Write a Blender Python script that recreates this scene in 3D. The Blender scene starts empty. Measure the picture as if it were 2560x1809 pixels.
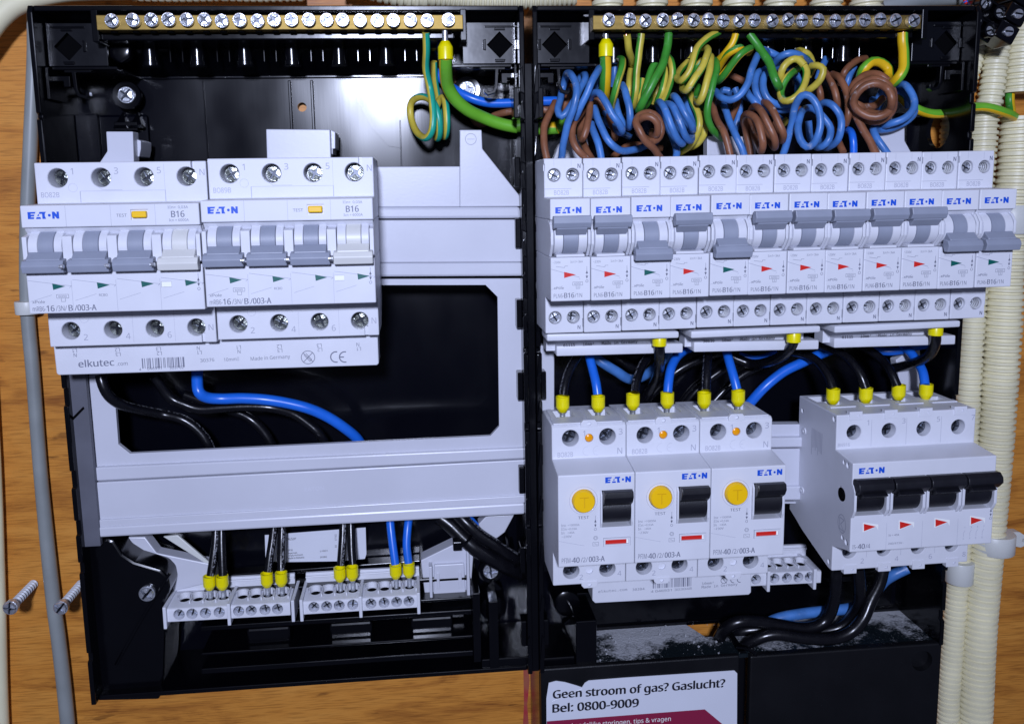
import bpy, bmesh, math, random
from mathutils import Vector, Matrix
random.seed(7)
S = 0.001                                            # all builders take millimetres
sc = bpy.context.scene
C = sc.collection
# ------------------------------------------------------------------ camera
RM = ((0.99574, 0.08661, 0.0315), (-0.09014, 0.98644, 0.13715), (-0.0192, -0.13941, 0.99005))
CP = (-56.74, -409.96, 25.32); FPX = 2072.9; PPX, PPY = 1226.76, 769.43
cam = bpy.data.objects.new('camera', bpy.data.cameras.new('camera')); C.objects.link(cam)
cam.matrix_world = Matrix(((RM[0][0], RM[0][2], -RM[0][1], CP[0]*S), (RM[1][0], RM[1][2], -RM[1][1], CP[1]*S),
                           (RM[2][0], RM[2][2], -RM[2][1], CP[2]*S), (0, 0, 0, 1)))
cam.data.sensor_width = 36; cam.data.lens = 36*FPX/2560
cam.data.shift_x = (1280-PPX)/2560; cam.data.shift_y = (PPY-904.5)/2560
cam.data.clip_start = 0.02; cam.data.clip_end = 20
sc.camera = cam
# ------------------------------------------------------------------ light
w = bpy.data.worlds.new('World'); sc.world = w; w.use_nodes = True
bg = w.node_tree.nodes['Background']; bg.inputs[0].default_value = (0.55, 0.62, 1.0, 1); bg.inputs[1].default_value = 0.08
def area(name, loc, target, size, energy, col):
    l = bpy.data.lights.new(name, 'AREA'); l.shape = 'DISK'; l.size = size; l.energy = energy; l.color = col
    o = bpy.data.objects.new(name, l); C.objects.link(o); o.location = Vector(loc)*S
    o.rotation_euler = (Vector(target)-Vector(loc)).to_track_quat('-Z', 'Y').to_euler(); return o
area('work_lamp', (-98, -760, 188), (0, 0, -40), 0.07, 7.3, (0.68, 0.745, 1.0))
sc.view_settings.view_transform = 'Standard'; sc.view_settings.look = 'None'; sc.view_settings.gamma = 1
sc.view_settings.exposure = 0.0

# ------------------------------------------------------------------ pixel of the survey photograph -> point at depth d (mm in front of the DIN rail)
def U(px, py, d):
    a = ((px-PPX)/FPX, 1.0, -(py-PPY)/FPX)
    v = [sum(RM[i][j]*a[j] for j in range(3)) for i in range(3)]
    t = (-d-CP[1])/v[1]
    return (CP[0]+v[0]*t, CP[2]+v[2]*t)
def zone(x0, y0, s): return lambda x, y, d: U(x0+x/s, y0+y/s, d)+(d,)

# ------------------------------------------------------------------ materials
MATS = {}
def mat(name, col, rough=0.5, metal=0.0, spec=0.5, noise=0.0, nscale=200, bump=0.0, bscale=800, coat=0.0, sss=0.0, trans=0.0, col2=None, stretch=None, scuff=0):
    if name in MATS: return MATS[name]
    m = bpy.data.materials.new(name); m.use_nodes = True; nt = m.node_tree; b = nt.nodes['Principled BSDF']
    b.inputs['Base Color'].default_value = (*col, 1); b.inputs['Roughness'].default_value = rough
    b.inputs['Metallic'].default_value = metal; b.inputs['Specular IOR Level'].default_value = spec
    b.inputs['Coat Weight'].default_value = coat
    if sss: b.inputs['Subsurface Weight'].default_value = sss; b.inputs['Subsurface Radius'].default_value = (.002, .002, .002); b.inputs['Subsurface Scale'].default_value = 1
    if trans: b.inputs['Transmission Weight'].default_value = trans
    tc = nt.nodes.new('ShaderNodeTexCoord'); mp = nt.nodes.new('ShaderNodeMapping'); nt.links.new(tc.outputs['Object'], mp.inputs[0])
    if stretch: mp.inputs['Scale'].default_value = stretch
    if noise or col2:
        n = nt.nodes.new('ShaderNodeTexNoise'); n.inputs['Scale'].default_value = nscale; n.inputs['Detail'].default_value = 6
        nt.links.new(mp.outputs[0], n.inputs[0])
        r = nt.nodes.new('ShaderNodeValToRGB'); r.color_ramp.elements[0].position = .35; r.color_ramp.elements[1].position = .65
        c2 = col2 or tuple(c*(1-noise) for c in col)
        r.color_ramp.elements[0].color = (*c2, 1); r.color_ramp.elements[1].color = (*col, 1)
        nt.links.new(n.outputs[0], r.inputs[0]); out = r.outputs[0]
        if scuff:
            n2 = nt.nodes.new('ShaderNodeTexNoise'); n2.inputs['Scale'].default_value = 210; n2.inputs['Detail'].default_value = 8; n2.inputs['Roughness'].default_value = .7; nt.links.new(mp.outputs[0], n2.inputs[0])
            q2 = nt.nodes.new('ShaderNodeMapRange'); q2.inputs[1].default_value = .60; q2.inputs[2].default_value = .70; q2.inputs[4].default_value = scuff; nt.links.new(n2.outputs[0], q2.inputs[0])
            mm = nt.nodes.new('ShaderNodeMixRGB'); mm.inputs[2].default_value = (.55, .55, .56, 1); nt.links.new(q2.outputs[0], mm.inputs[0]); nt.links.new(out, mm.inputs[1]); out = mm.outputs[0]
        nt.links.new(out, b.inputs['Base Color'])
        q = nt.nodes.new('ShaderNodeMapRange'); q.inputs[3].default_value = max(0, rough-.08); q.inputs[4].default_value = rough+.1
        nt.links.new(n.outputs[0], q.inputs[0]); nt.links.new(q.outputs[0], b.inputs['Roughness'])
    if bump:
        n = nt.nodes.new('ShaderNodeTexNoise'); n.inputs['Scale'].default_value = bscale; n.inputs['Detail'].default_value = 3
        nt.links.new(mp.outputs[0], n.inputs[0]); k = nt.nodes.new('ShaderNodeBump'); k.inputs['Strength'].default_value = bump; k.inputs['Distance'].default_value = .0003
        nt.links.new(n.outputs[0], k.inputs['Height']); nt.links.new(k.outputs[0], b.inputs['Normal'])
    MATS[name] = m; return m
WHITE = mat('white_plastic', (.66, .67, .73), .42, noise=.05, nscale=60, bump=.15, bscale=2500)
FRAMEW = mat('carrier_plastic', (.56, .57, .64), .33, noise=.05, nscale=25, bump=.08, bscale=900)
CREAM = mat('cream_plastic', (.63, .63, .61), .4, noise=.04, nscale=80)
GREYT = mat('toggle_grey', (.27, .295, .37), .42, noise=.08, nscale=90, bump=.15, bscale=2500)
BLACK = mat('black_plastic', (.0014, .0015, .0028), .17, noise=.3, nscale=30, bump=.2, bscale=70)
PANEL = None
MATTE = mat('matte_black', (.0032, .0034, .005), .45, spec=.35, noise=.3, nscale=40, bump=.3, bscale=1500)
HANDLE = mat('black_toggle', (.008, .008, .012), .38, bump=.25, bscale=1500, noise=.3, nscale=100)
SHADE_BLACK = mat('shade_black', (.0015, .0015, .002), .9, spec=.05)  # near-black standing for the shade inside holes, slots and gaps
PLATE = mat('gloss_plate', (.002, .0024, .0045), .22, spec=.5, noise=.3, nscale=40, bump=.35, bscale=60)
SLOT_SHADE = mat('screw_slot_shade', (.07, .075, .09), .3, 1.0)  # darker copy of the steel, shade of the cross slots put into colour
STEEL = mat('zinc_steel', (.82, .85, .92), .3, .82, noise=.35, nscale=500, bump=1.0, bscale=650)
DSTEEL = mat('plated_steel', (.34, .36, .33), .26, 1.0, noise=.4, nscale=500, bump=1.0, bscale=600)
DKSTEEL = mat('dark_steel', (.24, .26, .30), .24, 1.0, noise=.4, nscale=500, bump=1.0, bscale=600)
BRASS = mat('brass', (.27, .185, .055), .5, 1.0, noise=.25, nscale=60, bump=.15, bscale=500, stretch=(1, 1, 12))
COPPER = mat('copper', (.75, .36, .22), .3, 1.0)
BLUEP = mat('logo_blue', (.0, .075, .56), .5)
PRINT = mat('grey_print', (.17, .18, .24), .6)
PRINTL = mat('light_print', (.36, .37, .45), .6)
ENGR = mat('seam_line', (.30, .31, .38), .6)
INK = mat('black_ink', (.012, .012, .02), .5)
REDF = mat('red_flag', (.62, .018, .012), .4)
GREENF = mat('green_flag', (.0, .10, .085), .4)
WHITEF = mat('white_window', (.85, .86, .84), .4)
YEL = mat('yellow_button', (.90, .53, .0), .38, noise=.05, nscale=80)
ORG = mat('orange_lens', (.85, .33, .0), .25)
FERR = mat('yellow_ferrule', (.80, .70, .0), .3, sss=.1)
BLUEW = mat('blue_insulation', (.065, .21, .56), .38, noise=.3, nscale=120, bump=.3, bscale=400, scuff=.5)
BLUEN = mat('bright_blue_insulation', (.012, .14, .68), .3, noise=.08, nscale=120)
BROWN = mat('brown_insulation', (.27, .105, .05), .42, noise=.35, nscale=120, bump=.3, bscale=400, scuff=.5)
YW = mat('yellow_insulation', (.62, .50, .06), .4, noise=.25, nscale=120, bump=.3, bscale=400, scuff=.5)
OW = mat('orange_yellow_insulation', (.82, .50, .01), .38, noise=.15, nscale=120)
GW = mat('green_insulation', (.05, .30, .03), .4, noise=.25, nscale=120, bump=.3, bscale=400, scuff=.5)
LG = mat('light_green_insulation', (.15, .46, .03), .36, noise=.1, nscale=120)
TEAL = mat('teal_green_insulation', (.01, .36, .25), .34, noise=.1, nscale=120)
BW = mat('black_insulation', (.004, .004, .006), .26, noise=.2, nscale=200, bump=.15, bscale=500)
CONDUIT = mat('cream_conduit', (.80, .75, .52), .42, noise=.12, nscale=40, sss=.05)
GREYC = mat('grey_cable', (.27, .29, .285), .42, noise=.15, nscale=50)
CLIP = mat('natural_nylon', (.62, .63, .60), .4, sss=.15)
STICK = mat('sticker_paper', (.66, .68, .76), .4, noise=.04, nscale=30)
MAG = mat('magenta_print', (.24, .012, .05), .45)
REDT = mat('red_paint', (.35, .02, .03), .6, col2=(.30, .10, .05), nscale=90)
DUST = mat('plaster_dust', (.40, .41, .44), .9, noise=.4, nscale=900)

def panel():                                          # glossy moulded sheet: a sharp and a broad lobe, broken up by waviness and streaks
    m = bpy.data.materials.new('black_panel'); m.use_nodes = True; nt = m.node_tree; b = nt.nodes['Principled BSDF']; L = nt.links.new
    b.inputs['Base Color'].default_value = (.0016, .0018, .004, 1); b.inputs['Specular IOR Level'].default_value = .22
    tc = nt.nodes.new('ShaderNodeTexCoord')
    def noise(sc3, detail, scale=1):
        mp = nt.nodes.new('ShaderNodeMapping'); mp.inputs['Scale'].default_value = sc3; L(tc.outputs['Object'], mp.inputs[0])
        n = nt.nodes.new('ShaderNodeTexNoise'); n.inputs['Scale'].default_value = scale; n.inputs['Detail'].default_value = detail; L(mp.outputs[0], n.inputs[0]); return n
    n1 = noise((22, 22, 14), 3); r = nt.nodes.new('ShaderNodeMapRange'); r.inputs[1].default_value = .35; r.inputs[2].default_value = .65; r.inputs[3].default_value = .15; r.inputs[4].default_value = .26; L(n1.outputs[0], r.inputs[0]); L(r.outputs[0], b.inputs['Roughness'])
    b.inputs['Coat Weight'].default_value = .12; b.inputs['Coat Roughness'].default_value = .09
    n2 = noise((11, 11, 6), 2); n3 = noise((300, 300, 22), 5)
    a = nt.nodes.new('ShaderNodeMath'); a.operation = 'MULTIPLY_ADD'; a.inputs[1].default_value = .003; L(n3.outputs[0], a.inputs[0]); L(n2.outputs[0], a.inputs[2])
    k = nt.nodes.new('ShaderNodeBump'); k.inputs['Strength'].default_value = 1.0; k.inputs['Distance'].default_value = .0026; L(a.outputs[0], k.inputs['Height']); L(k.outputs[0], b.inputs['Normal']); L(k.outputs[0], b.inputs['Coat Normal'])
    return m
PANEL = panel()
def cable_print():                                    # black insulation with its white print
    m = bpy.data.materials.new('printed_insulation'); m.use_nodes = True; nt = m.node_tree; b = nt.nodes['Principled BSDF']
    tc = nt.nodes.new('ShaderNodeTexCoord'); n = nt.nodes.new('ShaderNodeTexNoise'); n.inputs['Scale'].default_value = 1100; n.inputs['Detail'].default_value = 1
    nt.links.new(tc.outputs['Object'], n.inputs[0]); r = nt.nodes.new('ShaderNodeValToRGB'); r.color_ramp.interpolation = 'CONSTANT'
    r.color_ramp.elements[0].color = (.004, .004, .006, 1); r.color_ramp.elements[1].position = .53; r.color_ramp.elements[1].color = (.20, .205, .23, 1)
    nt.links.new(n.outputs[0], r.inputs[0]); nt.links.new(r.outputs[0], b.inputs['Base Color']); b.inputs['Roughness'].default_value = .35
    return m
BPRINT = cable_print()

def wood():
    m = bpy.data.materials.new('oiled_plywood'); m.use_nodes = True; nt = m.node_tree; b = nt.nodes['Principled BSDF']; L = nt.links.new
    tc = nt.nodes.new('ShaderNodeTexCoord'); mp = nt.nodes.new('ShaderNodeMapping'); mp.inputs['Scale'].default_value = (8, 8, 38); L(tc.outputs['Object'], mp.inputs[0])
    n1 = nt.nodes.new('ShaderNodeTexNoise'); n1.inputs['Scale'].default_value = 1.6; n1.inputs['Detail'].default_value = 9; n1.inputs['Roughness'].default_value = .62; n1.inputs['Distortion'].default_value = 1.1; L(mp.outputs[0], n1.inputs[0])
    r1 = nt.nodes.new('ShaderNodeValToRGB'); cr = r1.color_ramp; cr.elements[0].position = .30; cr.elements[0].color = (.30, .10, .014, 1); cr.elements[1].position = .72; cr.elements[1].color = (.64, .28, .05, 1)
    e = cr.elements.new(.48); e.color = (.56, .225, .034, 1); L(n1.outputs[0], r1.inputs[0])
    mp2 = nt.nodes.new('ShaderNodeMapping'); mp2.inputs['Scale'].default_value = (60, 60, 1100); L(tc.outputs['Object'], mp2.inputs[0])
    n2 = nt.nodes.new('ShaderNodeTexNoise'); n2.inputs['Scale'].default_value = 1.2; n2.inputs['Detail'].default_value = 4; L(mp2.outputs[0], n2.inputs[0])
    r2 = nt.nodes.new('ShaderNodeValToRGB'); r2.color_ramp.elements[0].position = .33; r2.color_ramp.elements[0].color = (.55, .5, .45, 1); r2.color_ramp.elements[1].position = .52; r2.color_ramp.elements[1].color = (1, 1, 1, 1); L(n2.outputs[0], r2.inputs[0])
    mx = nt.nodes.new('ShaderNodeMixRGB'); mx.blend_type = 'MULTIPLY'; mx.inputs[0].default_value = .7; L(r1.outputs[0], mx.inputs[1]); L(r2.outputs[0], mx.inputs[2])
    # knots and dark flecks
    mp3 = nt.nodes.new('ShaderNodeMapping'); mp3.inputs['Scale'].default_value = (45, 45, 160); L(tc.outputs['Object'], mp3.inputs[0])
    n3 = nt.nodes.new('ShaderNodeTexNoise'); n3.inputs['Scale'].default_value = 1; n3.inputs['Detail'].default_value = 3; L(mp3.outputs[0], n3.inputs[0])
    r3 = nt.nodes.new('ShaderNodeValToRGB'); r3.color_ramp.elements[0].position = .26; r3.color_ramp.elements[0].color = (.25, .2, .18, 1); r3.color_ramp.elements[1].position = .32; r3.color_ramp.elements[1].color = (1, 1, 1, 1); L(n3.outputs[0], r3.inputs[0])
    m2 = nt.nodes.new('ShaderNodeMixRGB'); m2.blend_type = 'MULTIPLY'; m2.inputs[0].default_value = .6; L(mx.outputs[0], m2.inputs[1]); L(r3.outputs[0], m2.inputs[2])
    L(m2.outputs[0], b.inputs['Base Color']); b.inputs['Roughness'].default_value = .48; b.inputs['Specular IOR Level'].default_value = .4
    k = nt.nodes.new('ShaderNodeBump'); k.inputs['Strength'].default_value = .3; k.inputs['Distance'].default_value = .0004; L(n2.outputs[0], k.inputs['Height']); L(k.outputs[0], b.inputs['Normal'])
    return m
WOOD = wood()

def dusty():                                          # black shelf with plaster dust lying on it
    m = bpy.data.materials.new('dusty_black'); m.use_nodes = True; nt = m.node_tree; b = nt.nodes['Principled BSDF']; L = nt.links.new
    tc = nt.nodes.new('ShaderNodeTexCoord')
    n = nt.nodes.new('ShaderNodeTexNoise'); n.inputs['Scale'].default_value = 28; n.inputs['Detail'].default_value = 4; L(tc.outputs['Object'], n.inputs[0])
    f = nt.nodes.new('ShaderNodeTexNoise'); f.inputs['Scale'].default_value = 900; f.inputs['Detail'].default_value = 6; L(tc.outputs['Object'], f.inputs[0])
    a = nt.nodes.new('ShaderNodeMath'); a.operation = 'MULTIPLY_ADD'; a.inputs[1].default_value = .34; L(f.outputs[0], a.inputs[0])
    n4 = nt.nodes.new('ShaderNodeTexNoise'); n4.inputs['Scale'].default_value = 150; n4.inputs['Detail'].default_value = 5; L(tc.outputs['Object'], n4.inputs[0])
    a0 = nt.nodes.new('ShaderNodeMath'); a0.operation = 'MULTIPLY_ADD'; a0.inputs[1].default_value = .5; L(n4.outputs[0], a0.inputs[0]); L(n.outputs[0], a0.inputs[2])
    a1 = nt.nodes.new('ShaderNodeMath'); a1.operation = 'SUBTRACT'; a1.inputs[1].default_value = .25; L(a0.outputs[0], a1.inputs[0]); L(a1.outputs[0], a.inputs[2])
    sx = nt.nodes.new('ShaderNodeSeparateXYZ'); L(tc.outputs['Object'], sx.inputs[0])
    g = nt.nodes.new('ShaderNodeMapRange'); g.inputs[1].default_value = -.018; g.inputs[2].default_value = .02; g.inputs[3].default_value = -.16; g.inputs[4].default_value = .16; L(sx.outputs['Y'], g.inputs[0])
    a2 = nt.nodes.new('ShaderNodeMath'); a2.operation = 'ADD'; L(a.outputs[0], a2.inputs[0]); L(g.outputs[0], a2.inputs[1])
    r = nt.nodes.new('ShaderNodeValToRGB'); r.color_ramp.elements[0].position = .60; r.color_ramp.elements[0].color = (.006, .010, .013, 1); r.color_ramp.elements[1].position = .78; r.color_ramp.elements[1].color = (.42, .43, .46, 1)
    L(a2.outputs[0], r.inputs[0]); L(r.outputs[0], b.inputs['Base Color'])
    q = nt.nodes.new('ShaderNodeMapRange'); q.inputs[1].default_value = .56; q.inputs[2].default_value = .7; q.inputs[3].default_value = .28; q.inputs[4].default_value = .9; L(a2.outputs[0], q.inputs[0]); L(q.outputs[0], b.inputs['Roughness'])
    k = nt.nodes.new('ShaderNodeBump'); k.inputs['Strength'].default_value = .9; k.inputs['Distance'].default_value = .0012; L(a2.outputs[0], k.inputs['Height']); L(k.outputs[0], b.inputs['Normal'])
    return m
DUSTY = dusty()

# ------------------------------------------------------------------ mesh builder, coordinates (x, d, z): d = mm toward the viewer
class MB:
    def __init__(s): s.v = []; s.f = []; s.m = []; s.cur = 0
    def slot(s, i): s.cur = i; return s
    def add(s, vs, fs, mi=None):
        o = len(s.v); s.v += [(p[0], -p[1], p[2]) for p in vs]
        for k, f in enumerate(fs):
            s.f.append([o+i for i in f]); s.m.append(s.cur if mi is None else (mi[k] if isinstance(mi, list) else mi))
        return s
    def box(s, x0, x1, d0, d1, z0, z1):
        vs = [(x, d, z) for x in (x0, x1) for d in (d0, d1) for z in (z0, z1)]
        return s.add(vs, [(0, 1, 3, 2), (4, 6, 7, 5), (0, 4, 5, 1), (2, 3, 7, 6), (0, 2, 6, 4), (1, 5, 7, 3)])
    def prism(s, poly, d0, d1):                       # polygon in (x, z), extruded in d
        n = len(poly); vs = [(x, d0, z) for x, z in poly]+[(x, d1, z) for x, z in poly]
        return s.add(vs, [tuple(range(n)), tuple(range(2*n-1, n-1, -1))]+[(i, (i+1) % n, n+(i+1) % n, n+i) for i in range(n)])
    def side(s, prof, x0, x1):                        # profile in (d, z), extruded in x
        n = len(prof); vs = [(x0, d, z) for d, z in prof]+[(x1, d, z) for d, z in prof]
        return s.add(vs, [tuple(range(n)), tuple(range(2*n-1, n-1, -1))]+[(i, (i+1) % n, n+(i+1) % n, n+i) for i in range(n)])
    def lathe(s, prof, o, ax='d', n=20, caps=True, rot=0):   # prof: (height, radius) along axis through o
        vs = []
        for h, r in prof:
            for i in range(n):
                a = 2*math.pi*i/n+rot; c, q = r*math.cos(a), r*math.sin(a)
                if ax == 'd': vs.append((o[0]+c, o[1]+h, o[2]+q))
                elif ax == 'z': vs.append((o[0]+c, o[1]+q, o[2]+h))
                else: vs.append((o[0]+h, o[1]+c, o[2]+q))
        fs = [(k*n+i, k*n+(i+1) % n, (k+1)*n+(i+1) % n, (k+1)*n+i) for k in range(len(prof)-1) for i in range(n)]
        if caps: fs += [tuple(range(n)), tuple(range(len(vs)-n, len(vs)))]
        return s.add(vs, fs)
    def flat(s, poly, d): return s.add([(x, d, z) for x, z in poly], [tuple(range(len(poly)))])
    def line(s, pts, d, t):                           # printed line
        for (x0, z0), (x1, z1) in zip(pts, pts[1:]):
            l = math.hypot(x1-x0, z1-z0) or 1; nx, nz = -(z1-z0)/l*t/2, (x1-x0)/l*t/2
            s.flat([(x0+nx, z0+nz), (x1+nx, z1+nz), (x1-nx, z1-nz), (x0-nx, z0-nz)], d)
        return s
    def ring(s, x, z, r, d, t, n=20, a0=0, a1=360):
        return s.line([(x+r*math.cos(math.radians(a0+(a1-a0)*i/n)), z+r*math.sin(math.radians(a0+(a1-a0)*i/n))) for i in range(n+1)], d, t)
    def disc(s, x, z, r, d, n=20): return s.flat([(x+r*math.cos(2*math.pi*i/n), z+r*math.sin(2*math.pi*i/n)) for i in range(n)], d)
    def tube(s, pts, r, n=12, ph=0.0, stripe=None, caps=True, rad=None):
        P = [Vector(p) for p in pts]; T = []
        for i in range(len(P)):
            t = P[min(i+1, len(P)-1)]-P[max(i-1, 0)]; T.append(t.normalized() if t.length else Vector((0, 0, 1)))
        up = Vector((0, 1, 0)); nrm = up-T[0]*up.dot(T[0])
        if nrm.length < .2: up = Vector((1, 0, 0)); nrm = up-T[0]*up.dot(T[0])
        nrm.normalize(); vs = []
        for i, p in enumerate(P):
            nrm = nrm-T[i]*nrm.dot(T[i]); nrm.normalize(); b = T[i].cross(nrm); rr = rad[i] if rad else r
            for k in range(n):
                a = 2*math.pi*k/n+ph; vs.append(tuple(p+nrm*(rr*math.cos(a))+b*(rr*math.sin(a))))
        fs = []; mi = []
        for k in range(len(P)-1):
            for i in range(n):
                fs.append((k*n+i, k*n+(i+1) % n, (k+1)*n+(i+1) % n, (k+1)*n+i)); mi.append(1 if stripe and i in stripe else 0)
        if caps: fs += [tuple(range(n)), tuple(range(len(vs)-n, len(vs)))]; mi += [0, 0]
        return s.add(vs, fs, mi if stripe else None)
    def bm(s, bevel=0, seg=2, ang=25):
        me = bpy.data.meshes.new('part'); me.from_pydata([(a*S, b*S, c*S) for a, b, c in s.v], [], s.f)
        for p, m in zip(me.polygons, s.m): p.material_index = m
        b = bmesh.new(); b.from_mesh(me); bmesh.ops.recalc_face_normals(b, faces=b.faces)
        if bevel:
            es = [e for e in b.edges if len(e.link_faces) == 2 and e.calc_face_angle(0) > math.radians(ang)]
            bmesh.ops.bevel(b, geom=es, offset=bevel*S, segments=seg, affect='EDGES', clamp_overlap=True, profile=.5)
        b.to_mesh(me); b.free(); return me
    def build(s, name, mats, parent=None, bevel=0, seg=2, smooth=True, cut=None, ang=25):
        me = s.bm(bevel, seg, ang)
        if cut is not None: me = boolean(me, cut)
        me.name = name
        for m in (mats if isinstance(mats, (list, tuple)) else [mats]): me.materials.append(m)
        if smooth:
            me.polygons.foreach_set('use_smooth', [True]*len(me.polygons)); me.set_sharp_from_angle(angle=math.radians(16 if bevel else 42))
        o = bpy.data.objects.new(name, me); C.objects.link(o); o.parent = parent; return o
def boolean(me, cutter):
    a = bpy.data.objects.new('a', me); c = bpy.data.objects.new('c', cutter.bm()); C.objects.link(a); C.objects.link(c)
    m = a.modifiers.new('b', 'BOOLEAN'); m.object = c; m.operation = 'DIFFERENCE'; m.solver = 'EXACT'; m.use_self = True
    dg = bpy.context.evaluated_depsgraph_get(); dg.update()
    r = bpy.data.meshes.new_from_object(a.evaluated_get(dg))
    bpy.data.objects.remove(a); bpy.data.objects.remove(c); return r

_tc = {}
FONT = MONO = None
try:                                                  # Blender's own bundled typefaces; its built-in font otherwise
    import os
    _fd = os.path.join(bpy.utils.resource_path('LOCAL'), 'datafiles', 'fonts')
    FONT = bpy.data.fonts.load(os.path.join(_fd, 'NotoSansHebrew-Regular.woff2')); MONO = bpy.data.fonts.load(os.path.join(_fd, 'DejaVuSansMono.woff2'))
except Exception: pass
def glyphs(s, bold, mono=False):
    k = (s, bold, mono)
    if k not in _tc:
        cu = bpy.data.curves.new('t', 'FONT'); cu.body = s
        if FONT: cu.font = (MONO if mono and MONO else FONT)

        cu.size = 1; cu.resolution_u = 2; cu.offset = bold; cu.fill_mode = 'FRONT'
        o = bpy.data.objects.new('t', cu); C.objects.link(o); dg = bpy.context.evaluated_depsgraph_get(); dg.update()
        me = bpy.data.meshes.new_from_object(o.evaluated_get(dg)); bpy.data.objects.remove(o)
        _tc[k] = ([tuple(v.co)[:2] for v in me.vertices], [tuple(p.vertices) for p in me.polygons])
    return _tc[k]
CAP = max(p[1] for p in glyphs('H', 0)[0])
def text(mb, s, x, z, d, h, width=None, bold=0.0, slot=None, rot=0, flip=False, mono=False):
    if bold:                                          # heavier strokes: the outline printed thrice, a hair apart
        for k in (-1, 0, 1): text(mb, s, x+k*bold*1.5*h, z+k*bold*.5*h, d+.012*k, h, width, 0, slot, rot, flip, mono)
        return
    _text(mb, s, x, z, d, h, width, 0, slot, rot, flip, mono)
def _text(mb, s, x, z, d, h, width=None, bold=0.0, slot=None, rot=0, flip=False, mono=False):   # h = capital height, x/z = lower left
    v, f = glyphs(s, bold, mono)
    if not v: return
    k = h/CAP; xm = max(p[0] for p in v); x0 = min(p[0] for p in v); kx = width/(xm-x0) if width else k
    ca, sa = math.cos(math.radians(rot)), math.sin(math.radians(rot))
    q = []
    for a, b in v:
        a = (a-x0)*kx; b = b*k
        if flip: a, b = (width or xm*kx)-a, h-b
        q.append((x+a*ca-b*sa, d, z+a*sa+b*ca))
    mb.add(q, f, mb.cur if slot is None else slot)
def logo(mb, x, z, d, w):                             # blue maker's mark
    k = w/4.25
    def P(*p): mb.flat([(x+a*k, z+b*k) for a, b in p], d)
    P((0, 0), (.42, 0), (.42, 1), (0, 1)); P((.42, 0), (.80, 0), (.88, .25), (.42, .25)); P((.42, .38), (.84, .38), (.93, .62), (.42, .62)); P((.42, .76), (1.0, .76), (1.10, 1), (.42, 1))
    P((1.10, 0), (1.80, 0), (1.70, .27), (1.20, .27)); P((1.27, .42), (1.58, .42), (1.50, .74))
    arc = [(2.95+.62*math.cos(math.radians(a)), .5+.62*math.sin(math.radians(a))) for a in range(126, 235, 12)]
    P(*([(1.62, 1), (2.56, 1)]+[(min(a, 2.5), max(0, min(1, b))) for a, b in arc[:3]]+[(2.33, .72), (1.55, .72)]))
    P(*([(1.98, .72), (2.33, .72)]+[(a, b) for a, b in arc[3:-2]]+[(2.47, 0), (1.98, 0)]))
    mb.disc(x+2.95*k, z+.5*k, .2*k, d, 12)
    P((3.34, 0), (3.66, 0), (3.66, 1), (3.34, 1)); P((3.66, 1), (3.66, .42), (3.97, 0), (3.97, .58)); P((3.97, 0), (4.28, 0), (4.28, 1), (3.97, 1))
def cr(pts, step=1.6):                                # Catmull-Rom through the points
    P = [Vector(p) for p in pts]
    if len(P) == 2: P = [P[0], (P[0]+P[1])/2, P[1]]
    Q = [P[0]*2-P[1]]+P+[P[-1]*2-P[-2]]; out = []
    for i in range(1, len(Q)-2):
        n = max(2, int((Q[i+1]-Q[i]).length/step))
        for k in range(n):
            t = k/n; a, b, c, e = Q[i-1], Q[i], Q[i+1], Q[i+2]
            out.append(.5*((2*b)+(c-a)*t+(2*a-5*b+4*c-e)*t*t+(3*b-a-3*c+e)*t**3))
    out.append(P[-1]); return out
def thing(name, label, cat, loc=(0, 0, 0), group=None, rot=0):
    o = bpy.data.objects.new(name, None); C.objects.link(o); o.empty_display_size = .01
    o.location = (loc[0]*S, -loc[1]*S, loc[2]*S); o.rotation_euler = (0, rot, 0); o['label'] = label; o['category'] = cat
    if group: o['group'] = group
    return o
def tag(o, label, cat, group=None):
    o['label'] = label; o['category'] = cat
    if group: o['group'] = group
    return o
def dup(root, loc, label, skip=()):
    r = root.copy(); C.objects.link(r); r.location = (loc[0]*S, -loc[1]*S, loc[2]*S); r['label'] = label
    for ch in list(root.children):
        if ch.name.split('.')[0] in skip: continue
        c = ch.copy(); C.objects.link(c); c.parent = r
        for g in ch.children:
            e = g.copy(); C.objects.link(e); e.parent = c
    return r
def clone(o, parent, off):
    c = o.copy(); C.objects.link(c); c.parent = parent; c.location = (off[0]*S, -off[1]*S, off[2]*S); return c
def place(me, name, parent, off, ry=0, scale=None):
    o = bpy.data.objects.new(name, me); C.objects.link(o); o.parent = parent; o.location = (off[0]*S, -off[1]*S, off[2]*S); o.rotation_euler = (0, ry, 0)
    if scale: o.scale = scale
    return o

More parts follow.
